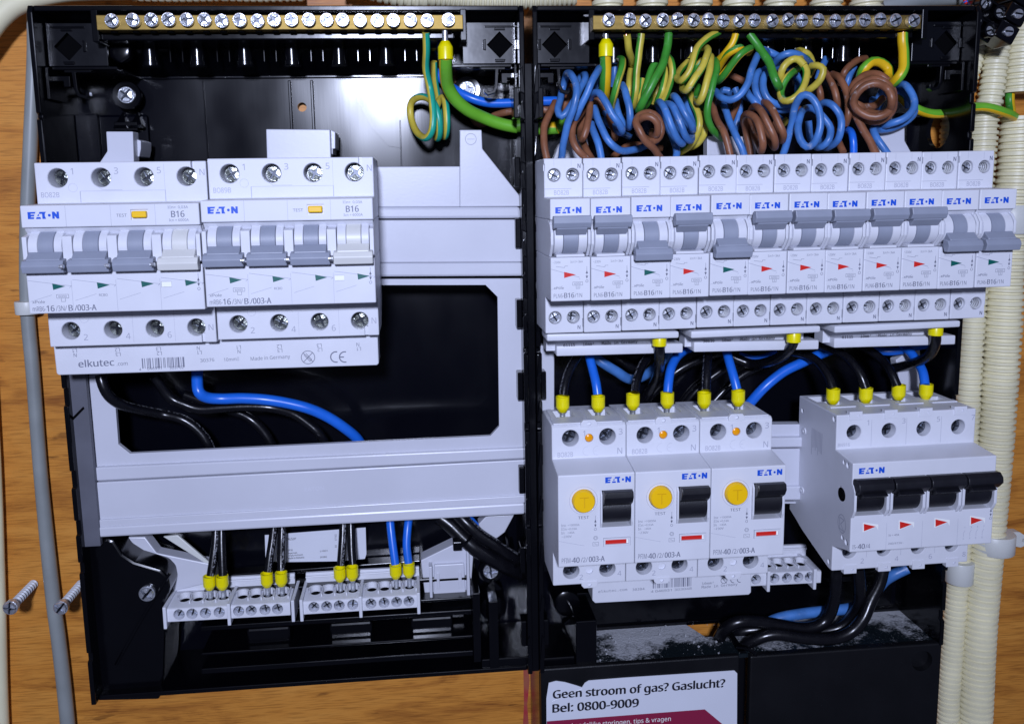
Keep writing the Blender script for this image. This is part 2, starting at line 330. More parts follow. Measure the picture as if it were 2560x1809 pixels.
# ------------------------------------------------------------------ screw heads (shared meshes), front face at d = 0
def screw_mesh(r, m, dome=.5, slotted=False):
    b = MB(); b.lathe([(-3.2, r*.93), (-.6, r*.97)], (0, 0, 0), n=20); b.lathe([(-.6, r*.97), (-.15, r), (.1, r*.93), (.1, r*.86)], (0, 0, 0), n=20, caps=False); b.slot(1); b.disc(0, 0, r*.93, 0, 20); b.slot(0)
    w = .17*r                                        # quadrants left proud between the slots of the cross
    if slotted:
        for s in (1, -1):
            p = [(r*.9*math.cos(math.radians(a)), s*r*.9*math.sin(math.radians(a))) for a in range(12, 170, 13)]
            b.prism(p, -.1, dome*.6)
    else:
        for q in range(4):
            a0 = q*90; p = []
            ca, sa = math.cos(math.radians(a0)), math.sin(math.radians(a0))
            base = [(w, w), (r*.52, w*.55)]+[(r*.9*math.cos(math.radians(t)), r*.9*math.sin(math.radians(t))) for t in (8, 26, 45, 64, 82)]+[(w*.55, r*.52)]
            top = [(x*.82+.04*r, z*.82+.04*r) for x, z in base]
            base = [(x*ca-z*sa, x*sa+z*ca) for x, z in base]; top = [(x*ca-z*sa, x*sa+z*ca) for x, z in top]; n = len(base)
            b.add([(x, -.1, z) for x, z in base]+[(x, dome*(1.15-.42*math.hypot(x, z)/r+.12*math.sin(q*2.1)*(x-z)/r), z) for x, z in top], [tuple(range(n, 2*n))]+[(i, (i+1) % n, n+(i+1) % n, n+i) for i in range(n)])
    me = b.bm(); me.materials.append(m); me.materials.append(SLOT_SHADE); me.polygons.foreach_set('use_smooth', [True]*len(me.polygons)); me.set_sharp_from_angle(angle=math.radians(28)); me.name = 'screw'; return me
SC_BAR = screw_mesh(3.0, STEEL, .9); SC_MCB = screw_mesh(2.55, STEEL, .8); SC_BIG = screw_mesh(3.5, DSTEEL, .9); SC_DARK = screw_mesh(3.55, DKSTEEL, .9); SC_BLK = screw_mesh(2.5, STEEL, .7); SC_WALL = screw_mesh(4.0, STEEL, 1.2); SC_SLOT = screw_mesh(2.4, STEEL, .5, True)
def rs(): return random.uniform(0, 1.57)
b = MB()
for k in range(5):
    b.slot(0); b.lathe([(-k*1.45, 2.55), (-k*1.45-.3, 2.3), (-k*1.45-.8, 2.3), (-k*1.45-1.0, 2.6)], (0, 0, 0), n=20, caps=False); b.slot(1); b.lathe([(-k*1.45-1.0, 2.6), (-k*1.45-1.2, 2.8), (-k*1.45-1.45, 2.6)], (0, 0, 0), n=20, caps=False)  # black valleys: the shade between thread turns put into the colour
THREAD = b.bm(); THREAD.materials.append(mat('thread_zinc', (.8, .81, .84), .35, .3)); THREAD.materials.append(SHADE_BLACK); THREAD.polygons.foreach_set('use_smooth', [True]*len(THREAD.polygons))

# ================================================================== setting
b = MB(); b.flat([(-620, -560), (620, -560), (620, 420), (-620, 420)], -30); o = b.build('wooden_wall', WOOD, smooth=False); o['kind'] = 'structure'
# ================================================================== DIN devices, local origin = left edge, rail plane, middle of the height
ZT, ZU, ZL = 38.95, 21.8, -22.3
UP = [(0, 12.6), (60, 12.6), (60, 21.5), (44, ZU+.2), (44, ZT), (2, ZT)]
def lower(z): return [(0, z), (60, z), (60, ZL), (44, ZL-.2), (44, -ZT), (16, -ZT), (4, -30), (0, -26)]
def holes(lst, deep=9):                               # cutter: round screw shafts (x, z, r)
    c = MB()
    for x, z, r in lst:
        c.lathe([(44-deep, r), (43.2, r), (43.2, r), (43.65, r+.05), (44.6, r+.75)], (x, 0, z), n=24)
    return c
def housing(parent, wd, hol, x0=.1, zmid=-3.4, extra_cut=None, bevel=.45, mats=None, topcut=None):
    b = MB(); b.side(UP, x0, wd-x0); b.side(lower(zmid), x0, wd-x0)
    c = holes(hol)
    if extra_cut: extra_cut(c)
    b.build('housing', mats or WHITE, parent, bevel=bevel, cut=c)
def handle_mesh(x0, x1, on, m, big=1.0):
    b = MB(); z = 4.5; s = 1 if on else -1
    def pr(l, a, c): b.side([(60+(d-60)*.52 if d > 60 else d, z+s*q) for d, q in l], a, c)
    pr([(57, 1.6), (62.2, 1.6), (65.5, 3.1), (68.3, 4.4), (68.5, 7), (60, 7)], x0+1.5, x1-1.5)
    pr([(62.8, 4.2), (69.0, 4.9), (71.2, 7.0), (69.6, 9.9), (64.5, 9.9), (62, 7)], x0, x1)
    me = b.bm(.35); me.materials.append(m); return me
def drum_mesh(x0, x1, r, m):
    b = MB(); b.lathe([(x0, r-.3), (x0+.15, r), (x1-.15, r), (x1, r-.3)], (0, 54.6, 4.5), 'x', n=48)
    me = b.bm(); me.materials.append(m); me.polygons.foreach_set('use_smooth', [True]*len(me.polygons)); me.set_sharp_from_angle(angle=math.radians(40)); return me
def arrow(b, x, z):                                   # up/down arrow with a ring below
    d = 60.06; b.line([(x, z+5), (x, z)], d, .14); b.flat([(x-.55, z+1.9), (x+.55, z+1.9), (x, z+3.2)], d); b.flat([(x-.55, z+.9), (x+.55, z+.9), (x, z-.4)], d); b.ring(x, z-1.4, .55, d, .16, 12)

# ---- one-module breaker
def make_breaker():
    t = thing('circuit_breaker', '', 'circuit breaker')
    W = 17.5
    hol = [(4.6, 31.7, 2.85), (12.9, 31.7, 2.85), (4.6, -31.9, 2.85), (12.9, -31.9, 2.85)]
    def cut(c):
        c.box(16.9, 18, 40, 45, 36.5, 40); c.box(-.5, .5, 42, 45, 33.6, 36.6); c.box(16.9, 18, 42, 45, -36.4, -32.6)
    housing(t, W, hol, extra_cut=cut)
    b = MB(); b.box(.1, 17.4, 2, 49.5, -3.3, 12.5)
    for a, c in ((.1, 1.3), (16.2, 17.4)): b.side([(49, -3.3), (56, -3.3), (58.6, -1), (61, 2.2), (61, 7.2), (58.6, 10.5), (54, 12.5), (49, 12.5)], a, c)
    b.side([(49, -3.3), (60.02, -3.3), (60.02, -2.2), (53, -1.4), (49, -1.4)], 2.6, 14.9); b.side([(49, 12.55), (58.6, 12.55), (56, 9.8), (49, 9.4)], .3, 17.2)
    b.build('toggle_frame', WHITE, t, bevel=.25)
    place(drum_mesh(1.7, 5.5, 6.6, WHITE), 'drum_cheek', t, (0, 0, 0)); place(drum_mesh(12.1, 15.9, 6.6, WHITE), 'drum_cheek', t, (0, 0, 0))
    place(drum_mesh(5.6, 12.0, 6.75, GREYT), 'drum', t, (0, 0, 0))
    b = MB(); d = 60.06
    text(b, '~230V', 1.0, -5.9, d, .95, 3.4); text(b, 'Icn1= 3kA', 8.7, -5.8, d, .95, 5.4); b.line([(2.4, -7.2), (5.6, -7.7), (6.2, -7.7), (6.2, -7.1), (7.6, -7.1)], d, .13)
    arrow(b, 15.8, -12.4)
    b.line([(9.6, -14.1), (13.9, -14.1), (13.9, -15.5), (9.6, -15.5), (9.6, -14.1)], d, .13); text(b, '6000', 10.3, -15.2, d, .75, 2.9); b.line([(11.1, -15.5), (11.1, -16.9), (12.7, -16.9), (12.7, -15.5)], d, .13); text(b, '3', 11.6, -16.6, d, .8)
    text(b, 'xPole', 1.4, -17.0, d, 1.05, 4.3, bold=.01); text(b, 'PLN6-', 1.3, -20.7, d, 1.7, 4.4); text(b, 'B16', 5.9, -20.8, d, 2.1, 4.3, bold=.02); text(b, '/1N', 10.5, -20.7, d, 1.75, 3.2)
    e = 44.07
    text(b, 'N', 15.1, 34.6, e, 1.9, 1.25, bold=.02); text(b, 'N', 14.8, -37.3, e, 1.7, 1.2, bold=.02)
    b.build('printed_marking', PRINT, t, smooth=False)
    b = MB(); text(b, 'BO82B', 4.5, 23.0, e, 2.0, 6.6); b.line([(0.2, 25.7), (12.3, 25.7)], e, .16); b.line([(0.2, -24.1), (12.3, -24.1)], e, .16); b.line([(4.5, 38.4), (4.5, 35.4)], e, .09); b.line([(12.2, 38.4), (12.2, 35.4)], e, .09)
    b.line([(0.1, -8.2), (12.6, -12.1)], d, .2); b.line([(12.9, -12.6), (12.4, -12.9)], d, .14); b.line([(0.3, -17.1), (5.2, -15.6)], d, .1)
    b.build('moulded_marking', PRINTL, t, smooth=False)
    b = MB(); logo(b, 2.3, 15.3, d, 11.2); b.build('maker_logo', BLUEP, t, smooth=False)
    for k, (x, z, r) in enumerate(hol):
        place(SC_MCB, 'terminal_screw', t, (x, 41.6 if k % 2 == 0 else 37.2, z), rs())
        place(THREAD, 'thread_sleeve', t, (x, 42.9, z))
    return t
ON = handle_mesh(.7, 16.9, True, GREYT); OFF = handle_mesh(.7, 16.9, False, GREYT)
b = MB(); b.prism([(5.9, -9.6), (5.9, -12.2), (11.0, -10.9)], 59, 60.12); FLG = b.bm(); FLG.materials.append(REDF)
FLG2 = FLG.copy(); FLG2.materials.clear(); FLG2.materials.append(GREENF)
pos = ['leftmost', 'second', 'third', 'fourth', 'fifth', 'sixth', 'seventh', 'eighth', 'ninth', 'tenth', 'eleventh', 'rightmost']
br0 = None
for i in range(12):
    off = i in (2, 4, 10, 11)
    lab = f"white breaker with {'lowered toggle and green' if off else 'raised toggle and red'} flag, {pos[i]} of twelve in the row"
    dz = (.0, -.15, .1, .05, .35, .2, .25, .15, .35, .4, .25, .35)[i]; dd = (0, 0, .4, 0, .3, 0, 0, 0, .5, .4, .2, .3)[i]
    if br0 is None:
        br0 = make_breaker(); r = br0; r['label'] = lab
    else: r = dup(br0, (17.5*i, dd, dz), lab, skip=('toggle', 'indicator_flag'))
    r.location = (17.5*i*S, -dd*S, dz*S); r['group'] = 'breakers of the upper right row'
    r.rotation_euler = (0, random.uniform(-.0022, .0022), random.uniform(-.002, .002))
    place(OFF if off else ON, 'toggle', r, (0, 0, 0)); place(FLG2 if off else FLG, 'indicator_flag', r, (0, 0, 0))

# ---- four-pole residual current breaker with overload protection (left box)
def make_rcbo():
    t = thing('residual_current_breaker', '', 'circuit breaker', group='four-pole breakers in the left box')
    W = 70
    hol = [(9.1+17.5*k, 32.6, 3.95) for k in range(4)]+[(9.1+17.5*k, -32.2, 3.75) for k in range(4)]
    def cut(c):
        c.box(63.6, 65.2, 41, 46, 34.2, 40); c.box(63.6, 65.2, 42, 46, -40, -34.6)
        c.box(42.9, 49.8, 59.2, 61, 15.1, 19.3); c.box(52.9, 57.1, 59.5, 61, -12.6, -10.3)
    housing(t, W, hol, extra_cut=cut)
    b = MB(); b.box(.1, 69.9, 2, 49.5, -3.3, 12.5)
    for k in range(5):
        a, c = 17.5*k-1.9, 17.5*k+1.9; a = max(a, .1); c = min(c, 69.9)
        b.side([(49, -3.3), (54, -3.3), (61.2, -2.0), (61.2, 9.0), (55, 10.2), (55, 12.5), (49, 12.5)], a, c)
    b.side([(49, 12.55), (58.6, 12.55), (56, 9.8), (49, 9.4)], .3, 69.7)
    b.build('toggle_frame', WHITE, t, bevel=.3)
    for k in range(4):
        m = GREYT if k < 3 else CREAM
        for a, c in ((2.2, 5.9), (12.2, 15.4)): place(drum_mesh(a, c, 6.6, WHITE), 'drum_cheek', t, (17.5*k, 0, 0))
        place(drum_mesh(6.0, 12.1, 6.75, m), 'drum', t, (17.5*k, 0, 0)); place(handle_mesh(.8, 16.9, False, m), 'toggle', t, (17.5*k, 0, 0))
    b = MB()
    for k in range(1, 4): b.lathe([(-.9, .8), (.9, .8)], (17.5*k, 68, -2.6), 'x', n=10)
    b.build('toggle_link', STEEL, t)
    b = MB(); b.box(43.4, 49.2, 58, 61.2, 15.9, 18.6); b.build('test_button', YEL, t, bevel=.5)
    b = MB(); b.box(53, 57, 58, 59.9, -12.5, -10.4); b.build('marker_window', WHITEF, t)
    for k in range(4):
        b = MB(); z = -11.4+.1*k; b.prism([(17.5*k+10.0, z+1.35), (17.5*k+10.2, z-1.25), (17.5*k+15.0, z+.15)], 59, 60.1); b.build('indicator_flag', GREENF, t, smooth=False)
    b = MB(); d = 60.06
    text(b, 'TEST', 37.2, 16.4, d, 1.2, 4.1); text(b, 'B16', 58.8, 15.9, d, 2.5, 5.2, bold=.02); text(b, 'IΔn=  0,03A', 57.6, 19.4, d, 1.05, 8.0); text(b, 'Icn = 6000A', 57.8, 14.2, d, 1.05, 7.8)
    text(b, 'xPole', 1.6, -18.0, d, 1.15, 4.9, bold=.01); text(b, 'mRB6-', 1.5, -21.3, d, 2.0, 5.2); text(b, '16', 7.0, -21.4, d, 2.4, 3.0, bold=.02); text(b, '/3N/', 10.6, -21.3, d, 2.1, 4.3); text(b, 'B', 15.6, -21.4, d, 2.4, 1.6, bold=.02); text(b, '/', 17.9, -21.4, d, 2.3); text(b, '003-A', 19.1, -21.4, d, 2.4, 7.4, bold=.02)
    text(b, 'RCBO', 28, -15.7, d, 1.0, 3.3); arrow(b, 67.9, -12.2)
    b.line([(11.3, -14.6), (16, -14.6), (16, -16.1), (11.3, -16.1), (11.3, -14.6)], d, .13); text(b, '6000', 12, -15.8, d, .8, 3.2); b.line([(13, -16.1), (13, -17.5), (14.6, -17.5), (14.6, -16.1)], d, .13)
    b.build('printed_marking', PRINT, t, smooth=False)
    b = MB(); e = 44.07
    for k, s in enumerate('135N'): text(b, s, 14.6+17.5*k, 34.0 if s != 'N' else 33.0, e, 2.6)
    for k, s in enumerate('246N'): text(b, s, 14.3+17.5*k, -36.4 if s != 'N' else -33.6, e, 2.6)
    text(b, 'BO8', 2.0, 24.6, e, 2.1, 4.3); text(b, '9' if rcbos else '2', 6.6, 24.6, e, 2.1, 1.2); text(b, 'B', 8.1, 24.6, e, 2.1, 1.2)
    for k in range(4):
        x = 17.5*k; b.line([(x+.5, -8.6), (x+17.4, -11.2), (x+16.6, -11.9)], d, .17); b.line([(x+1, -17.2), (x+9.5, -14.7)], d, .13)
        if k: b.line([(x, 12.8), (x, 21.3)], d, .1); b.line([(x, -9), (x, -22)], d, .1)
    for xx in (17.8, 52.5): b.line([(xx, 22.2), (xx, 27)], e, .25)
    b.line([(17.8, 27), (52.5, 27)], e, .1); b.line([(52.5, 27), (52.5, 38)], e, .08); b.line([(35, -23), (35, -38)], e, .08); b.line([(52.5, -23), (52.5, -38)], e, .08); b.line([(25, 29), (27, 27.4), (35, 27.4)], e, .12); b.ring(15, 28.5, 1.8, e, .08); b.ring(15, -27, 1.8, e, .08)
    b.build('moulded_marking', PRINTL, t, smooth=False)
    b = MB(); logo(b, 2.9, 16.1, d, 12.0); b.build('maker_logo', BLUEP, t, smooth=False)
    for x, z, r in hol: place(SC_BIG, 'terminal_screw', t, (x+.3, 38.6, z), rs())
    return t
rcbos = []
XL, ZR = -214.7, 1.6
for k, lab in enumerate(['white four-module breaker with three grey toggles and one cream, at the left edge', 'white four-module breaker with three grey toggles and one cream, beside the empty plate']):
    t = make_rcbo(); t['label'] = lab; t.location = ((XL+70.4*k)*S, 0, (ZR+.6*k)*S); t.rotation_euler = (0, .004, 0); rcbos.append(t)

# ---- two-module residual current device
def make_rcd():
    t = thing('residual_current_device', '', 'residual current device', group='residual current devices side by side')
    W = 35; hol = [(8.8, 32.6, 3.85), (26.2, 32.6, 3.85), (8.8, -32.3, 3.85), (26.2, -32.3, 3.85)]
    prof = [(0, ZL), (2, ZT), (44, ZT), (44, 22.6), (60, 20.8), (60, ZL), (44, ZL-.2), (44, -ZT), (16, -ZT), (4, -30), (0, -26)]
    b = MB(); b.side([(14, -28), (14, ZT-1.5), (16, ZT), (42.5, ZT), (44, ZT-1.2), (44, 23.0), (60, 20.6), (60, ZL), (44, ZL-.2), (44, -ZT), (18, -ZT)], .06, W-.06)
    c = holes(hol); c.box(19.0, 33.9, 49, 61, -4.4, 12.9); c.box(20.4, 33.0, 59.5, 61, -13.6, -9.4)
    c.lathe([(58.5, 5.35), (61, 5.35)], (11.5, 0, 8.6), n=32); c.lathe([(42.5, 2.0), (45, 2.0)], (17.5, 0, 32.4), n=20); c.lathe([(42.8, 1.75), (45, 1.75)], (17.5, 0, -32.4), n=20)
    for x in (4.5, 22): c.box(x, x+8.6, 19, 30, 34, 40)
    b.build('housing', WHITE, t, bevel=.5, cut=c)
    b = MB(); b.box(2, 33, 0, 14.2, -27, 36); b.build('rail_body', WHITE, t)
    for s in (1, -1):
        b = MB()
        q = [(13.6, 37.6), (21.4, 37.6), (21.4, 39.6), (20.2, 41.0), (14.8, 41.0), (13.6, 39.6)]
        b.prism([(x, s*z) for x, z in q], 42.2, 44.3)
        c = MB(); c.lathe([(43.2, .95), (45, .95)], (17.5, 0, s*39.3), n=14); b.build('fixing_tab', WHITE, t, bevel=.2, cut=c)
    for k in range(2):
        b = MB(); b.box(1+17*k, 16.5+17*k, 33, 43, ZT, ZT+.7); b.box(1.6+17*k, 4.2+17*k, 17, 33, ZT, ZT+.6); b.box(13.4+17*k, 16+17*k, 17, 33, ZT, ZT+.6); b.build('terminal_shroud', WHITE, t, bevel=.25)
    b = MB(); b.lathe([(56, 5.1), (61.6, 5.1), (62.3, 4.6)], (11.5, 0, 8.6), n=36); c = MB(); c.box(9.4, 13.6, 62.0, 63, 10.6, 11.0); c.box(11.3, 11.7, 62.0, 63, 6.0, 10.8); b.build('test_button', YEL, t, bevel=0, cut=c)
    b = MB(); e2 = 62.36; b.line([(9.3, 10.9), (13.7, 10.9)], e2, .28); b.line([(11.5, 10.7), (11.5, 5.9)], e2, .28); b.build('letter_shade', mat('engraving_shade', (.74, .42, 0), .5), t, smooth=False)  # flat darker strokes over the cut T, painted as its engraved shade
    b = MB(); b.lathe([(42.6, 1.9), (43.8, 1.8), (44.2, 1.2)], (17.5, 0, 32.4), n=18); b.build('indicator_lens', ORG, t)
    b = MB(); b.lathe([(20.2, 7.2), (33.0, 7.2)], (0, 54.2, 3.3), 'x', n=48); b.build('drum', HANDLE, t)
    b = MB(); b.side([(57, 6), (61.4, 6.2), (63.8, 8.2), (65.2, 10.8), (64.6, 13.4), (62, 13.7), (57, 10)], 20.0, 33.2); b.build('toggle', HANDLE, t, bevel=.35)
    b = MB(); 
    for a in (19.05, 33.0): b.side([(50, -4.3), (60.4, -4.3), (61.3, -2), (61.3, 11), (60, 12.8), (50, 12.8)], a, a+.85)
    b.build('toggle_frame', WHITE, t, bevel=.2)
    b = MB(); b.box(20.6, 32.8, 59.55, 60.35, -13.4, -9.6); c = MB(); c.box(21.4, 32.0, 59, 61, -12.6, -10.4); b.build('flag_window', WHITE, t, cut=c)
    b = MB(); b.box(21.4, 31.2, 59.5, 59.8, -12.5, -10.5); b.build('indicator_flag', REDF, t, smooth=False)
    b = MB(); b.box(31.2, 32.0, 59.5, 59.75, -12.5, -10.5); b.build('flag_edge', WHITEF, t, smooth=False)
    b = MB(); d = 60.06
    text(b, 'TEST', 9.0, .1, d, 1.35, 5.0, bold=.01); arrow(b, 16.9, -3.7)
    for k, (p, q) in enumerate([('Inc', '=10000A'), ('IΔn', '=0,03A'), ('In', '=40A')]): text(b, p, 1.4, -3.1-1.75*k, d, 1.15); text(b, q, 4.3, -3.0-1.75*k, d, .95)
    text(b, '~230V', 1.5, -8.3, d, 1.0, 4.6)
    b.ring(17, -9.2, 1.0, d, .15, 6); b.ring(17, -9.2, .55, d, .12, 10); b.line([(15.7, -11.2), (18.3, -11.2), (18.3, -12.9), (15.7, -12.9), (15.7, -11.2)], d, .13); b.ring(16.6, -12.1, .35, d, .12, 8, 0, 180); b.ring(17.4, -12.1, .35, d, .12, 8, 180, 360)
    text(b, 'PFIM-', 1.5, -20.3, d, 2.3, 4.6); text(b, '40', 6.3, -20.4, d, 2.5, 3.3, bold=.02); text(b, '/2/', 10.2, -20.3, d, 2.2, 3.2); text(b, '003-A', 13.9, -20.4, d, 2.5, 7.2, bold=.02)
    b.build('printed_marking', PRINT, t, smooth=False)
    b = MB(); e = 44.07
    text(b, '1', 14.6, 33.2, e, 2.8); text(b, '3', 31.4, 33.4, e, 2.8); text(b, 'N', 30.8, 24.2, e, 2.9); text(b, 'BO82B', 2.7, 23.8, e, 2.3, 7.2); text(b, '2', 12.7, -36.6, e, 2.5); text(b, '4', 31, -35.8, e, 2.5)
    b.ring(16.6, 26.2, 2.1, e, .08, 14, 80, 280); b.ring(21.4, 26.2, 2.1, e, .08, 14, 80, 280); b.line([(19.8, 26.2), (21, 26.2)], e, .1); b.ring(11.5, 8.6, 6.4, d, .14, 36); b.line([(.2, -9.8), (11.8, -12.6)], d, .13)
    b.build('moulded_marking', PRINTL, t, smooth=False)
    b = MB(); logo(b, 21.4, 16.2, d, 11.6); b.build('maker_logo', BLUEP, t, smooth=False)
    for x, z, r in hol:
        place(SC_DARK, 'terminal_screw', t, (x-.2, 38.4 if z > 0 else 40.2, z), rs()); b = MB(); b.lathe([(35.1, r-.05), (35.3, r-.05)], (x, 0, z), n=20); b.build('cavity_shade', SHADE_BLACK, t)  # black disc on the hole floor, painted shade behind the screw
    return t
rcd0 = make_rcd(); XR, ZD = 2.4, -120.9
rcd0.location = (XR*S, 0, ZD*S); rcd0['label'] = 'white device with round yellow T button and black toggle, leftmost of three'
l2 = ['white device with round yellow T button and black toggle, middle of three', 'white device with round yellow T button and black toggle, right of the other two']
for k in (1, 2): r = dup(rcd0, (XR+35.1*k, 0, ZD-.1*k), l2[k-1]); r.rotation_euler = rcd0.rotation_euler

# ---- four-pole main switch
def make_switch():
    t = thing('main_switch', 'white four-pole main switch with four joined black toggles and four red flags', 'main switch', (139.3, 0, -122.0), rot=-.006)
    W = 70; hol = [(8.9+17.5*k, 30.2, 3.55) for k in range(4)]+[(8.9+17.5*k, -29.6, 3.55) for k in range(4)]
    prof = [(5, ZT), (44, ZT), (44, 22.2), (60, 20.6), (60, ZL), (57, ZL-.4), (44, ZL-4), (44, -ZT), (40, -ZT), (12, -31.5), (3, -28), (-3, -26), (-3, -13), (0, -12), (0, 20), (5, 24)]
    b = MB(); b.side(prof, .06, W-.06); c = holes(hol)
    for k in range(4):
        x = 17.5*k; c.box(x+1.3 if k else x+.9, x+16.4, 50, 62, -4.6, 12.6)
        c.box(x+2.6, x+11.5, 9, 19, 32, 41); c.box(x+6, x+14, 19.5, 27, 34, 41); c.box(x+7.7, x+9.7, 59, 61, 30, 31)
    for dd, z, r in ((41.5, 36.5, 1.5), (41, -35.5, 1.4), (55.5, 18.2, 1.5), (52, 18.6, 1.2), (56.5, -18.8, 1.5), (52.8, -18, 1.2), (9, 32, 1.4), (51.5, 3.6, 3.4)):
        c.lathe([(-1, r), (1.2, r)], (0, dd, z), 'x', n=20)
    b.build('housing', WHITE, t, bevel=.5, cut=c)
    b = MB()
    for dd, z, r in ((12, 22, 1.7), (11.5, -10, 1.7)):
        b.lathe([(-.5, r), (.1, r)], (0, dd, z), 'x', n=20)
    cc = MB(); cc.lathe([(-1, .9), (1, .9)], (0, 12, 22), 'x', n=14); cc.lathe([(-1, .9), (1, .9)], (0, 11.5, -10), 'x', n=14); b.build('rivet', WHITE, t, cut=cc)
    for k in range(4):
        x = 17.5*k
        b = MB(); b.lathe([(x+2.2, 7.4), (x+15.0, 7.4)], (0, 54.2, 3.0), 'x', n=48); b.build('drum', HANDLE, t)
        b = MB(); b.side([(57, 5.0), (61.3, 5.2), (63.6, 7.0), (66.0, 9.6), (65.6, 12.2), (63.5, 14.0), (60.5, 13.6), (57, 10)], x+.35, x+17.2)
        b.side([(57, 4.0), (61.8, 4.0), (65.5, 6.4), (62, 8)], x+2.6, x+14.8); b.build('toggle', HANDLE, t, bevel=.4)
        b = MB()
        for a in ((x+.0, x+1.25), (x+15.6, x+17.0)):
            b.side([(50, -4.6), (58, -7.0), (60.6, -5), (62.4, -1.5), (62.4, 7.6), (60.6, 10.5), (55, 12.4), (50, 12.4)], a[0]+.05, a[1])
        b.build('toggle_frame', WHITE, t, bevel=.25)
        for z0, z1, z in ((36.2, 40.4, 38.4), (-40.8, -36.4, -38.7)):
            b = MB(); b.box(x+6.2, x+12.6, 41.5, 44.4, z0, z1); cc = MB(); cc.box(x+9.6, x+10.9, 43.6, 45, z-.6, z+.6); b.build('fixing_tab', WHITE, t, bevel=.15, cut=cc)
        b = MB(); b.box(x+3.4, x+16.4, 28, 31.5, ZT, ZT+.6); b.build('terminal_shroud', WHITE, t, bevel=.2)
        b = MB(); b.prism([(x+6.3, -8.6), (x+6.5, -12.2), (x+12.2, -10.3)], 59, 60.12); b.build('indicator_flag', REDF, t, smooth=False)
        b = MB(); b.flat([(x+5.8, -7.9), (x+13.4, -9.4), (x+13.4, -12.2), (x+12.4, -10.4), (x+6.4, -12.6), (x+5.8, -12.6)], 60.05); b.build('flag_surround', WHITEF, t, smooth=False)
        
        for z, dd in ((30.2, 40.2), (-29.6, 41.4)): place(SC_DARK, 'terminal_screw', t, (x+8.7, dd, z), rs(), (.95,)*3); b = MB(); b.lathe([(35.1, 3.5), (35.3, 3.5)], (x+8.9, 0, z), n=20); b.build('cavity_shade', SHADE_BLACK, t)  # black disc added down each screw hole as painted shade
    b = MB(); d = 60.06; text(b, 'IS-', 1.2, -20.6, d, 1.9, 2.2); text(b, '40', 3.8, -20.8, d, 2.4, 3.4, bold=.02); text(b, '/4', 7.6, -20.7, d, 2.1, 2.2); text(b, 'Ie = 40A', 18.6, -15.5, d, 1.0, 5.2); text(b, '240/415V~', 18.6, -19.6, d, 1.0, 7.6); arrow(b, 68.6, -8.4)
    b.build('printed_marking', PRINT, t, smooth=False)
    b = MB(); e = 44.07
    for k, s in enumerate('1357'): text(b, s, 15.2+17.5*k, 33.4, e, 2.5)
    for k, s in enumerate('2468'): text(b, s, 14.6+17.5*k, -36.0, e, 2.5)
    text(b, 'BN916', 1.0, 23.5, e, 1.7, 6.0)
    for k in range(1, 4): b.line([(17.5*k, 36), (17.5*k, 23)], e, .14); b.line([(17.5*k, -25), (17.5*k, -33)], e, .14); b.line([(17.5*k, -9), (17.5*k, -21.8)], d, .1)
    for k in range(4):
        x = 55.6+3.1*k; b.line([(x, -18), (x, -16.2), (x+.7, -14.8)], d, .13); text(b, str(2*k+2), x-.3, -19.4, d, .9); text(b, str(2*k+1), x+.3, -14, d, .9)
    b.build('moulded_marking', PRINTL, t, smooth=False)
    b = MB(); logo(b, 3.0, 15.4, d, 12.2); b.build('maker_logo', BLUEP, t, smooth=False)
    b = MB(); b.lathe([(-.04, 3.3), (.06, 3.3)], (0, 51, 2.6), 'x', n=28); b.build('spindle_hole_shade', SHADE_BLACK, t)  # flat black disc painted as the dark of the hole
    b = MB()                                          # raised emblem and type plate text on the left flank
    def L(pts, tt=.25):
        for (d0, z0), (d1, z1) in zip(pts, pts[1:]):
            l = math.hypot(d1-d0, z1-z0) or 1; nx, nz = -(z1-z0)/l*tt/2, (d1-d0)/l*tt/2
            b.add([(-.0, d0+nx, z0+nz), (-.0, d1+nx, z1+nz), (-.0, d1-nx, z1-nz), (-.0, d0-nx, z0-nz)], [(0, 1, 2, 3)])
    L([(52+3.6*math.cos(a*.3), -11.5+4.4*math.sin(a*.3)) for a in range(22)], .35); L([(50, -9), (54, -9), (51, -12), (54, -14.5), (50, -14.5)], .35); L([(50, -9), (50, -14.5)], .35)
    for k in range(9): L([(20+k*1.3, 26), (20+k*1.3, 12+random.random()*6)], .35)
    b.build('embossed_emblem', PRINTL, t, smooth=False)
    return t
make_switch()

# ================================================================== comb busbars
def barcode(b, x, z, d, w, h, n=40):
    rnd = random.Random(5); p = x
    while p < x+w:
        t = rnd.choice((.28, .28, .5, .75)); b.flat([(p, z), (p+t, z), (p+t, z+h), (p, z+h)], d); p += t+rnd.choice((.3, .3, .55, .8))
# left: below the two four-module breakers
x0, _ = U(143, 900, 34); x1, _ = U(947, 890, 34)
zt = -37.5; MONOF = True
t = thing('comb_busbar', 'long white comb busbar printed with a barcode under the two left breakers', 'busbar', (0, 0, 0))
zb = U(147, 937, 36)[1]; 
b = MB(); b.prism([(x0, zt), (x1, zt), (x1, zb+3.3), (x1-1, zb+2.4), (x0+1.2, zb), (x0, zb+1)], 20, 36.5)
b = MB(); b.prism([(x0, zt), (x1, zt+.4), (x1, U(947, 912, 36)[1]+.8), (x1-.9, U(947, 912, 36)[1]), (x0+1.1, zb), (x0+.2, zb+.8)], 22, 36.5); b.build('insulating_cover', WHITE, t, bevel=.45)
b = MB(); D = 36.56
def pt(px, py): return U(px, py, D)
x, z = pt(197, 918); text(b, 'elkutec', x, z, D, 3.0, U(286, 918, D)[0]-x, bold=.02, rot=1.0)
x, z = pt(292, 914); text(b, '.com', x, z, D, 1.7, 4.7, rot=1.2)
x, z = pt(356, 921); barcode(b, x, z, D, 18.4, 4.6); x, z = pt(348, 926); text(b, '4', x, z-.1, D, 1.2)
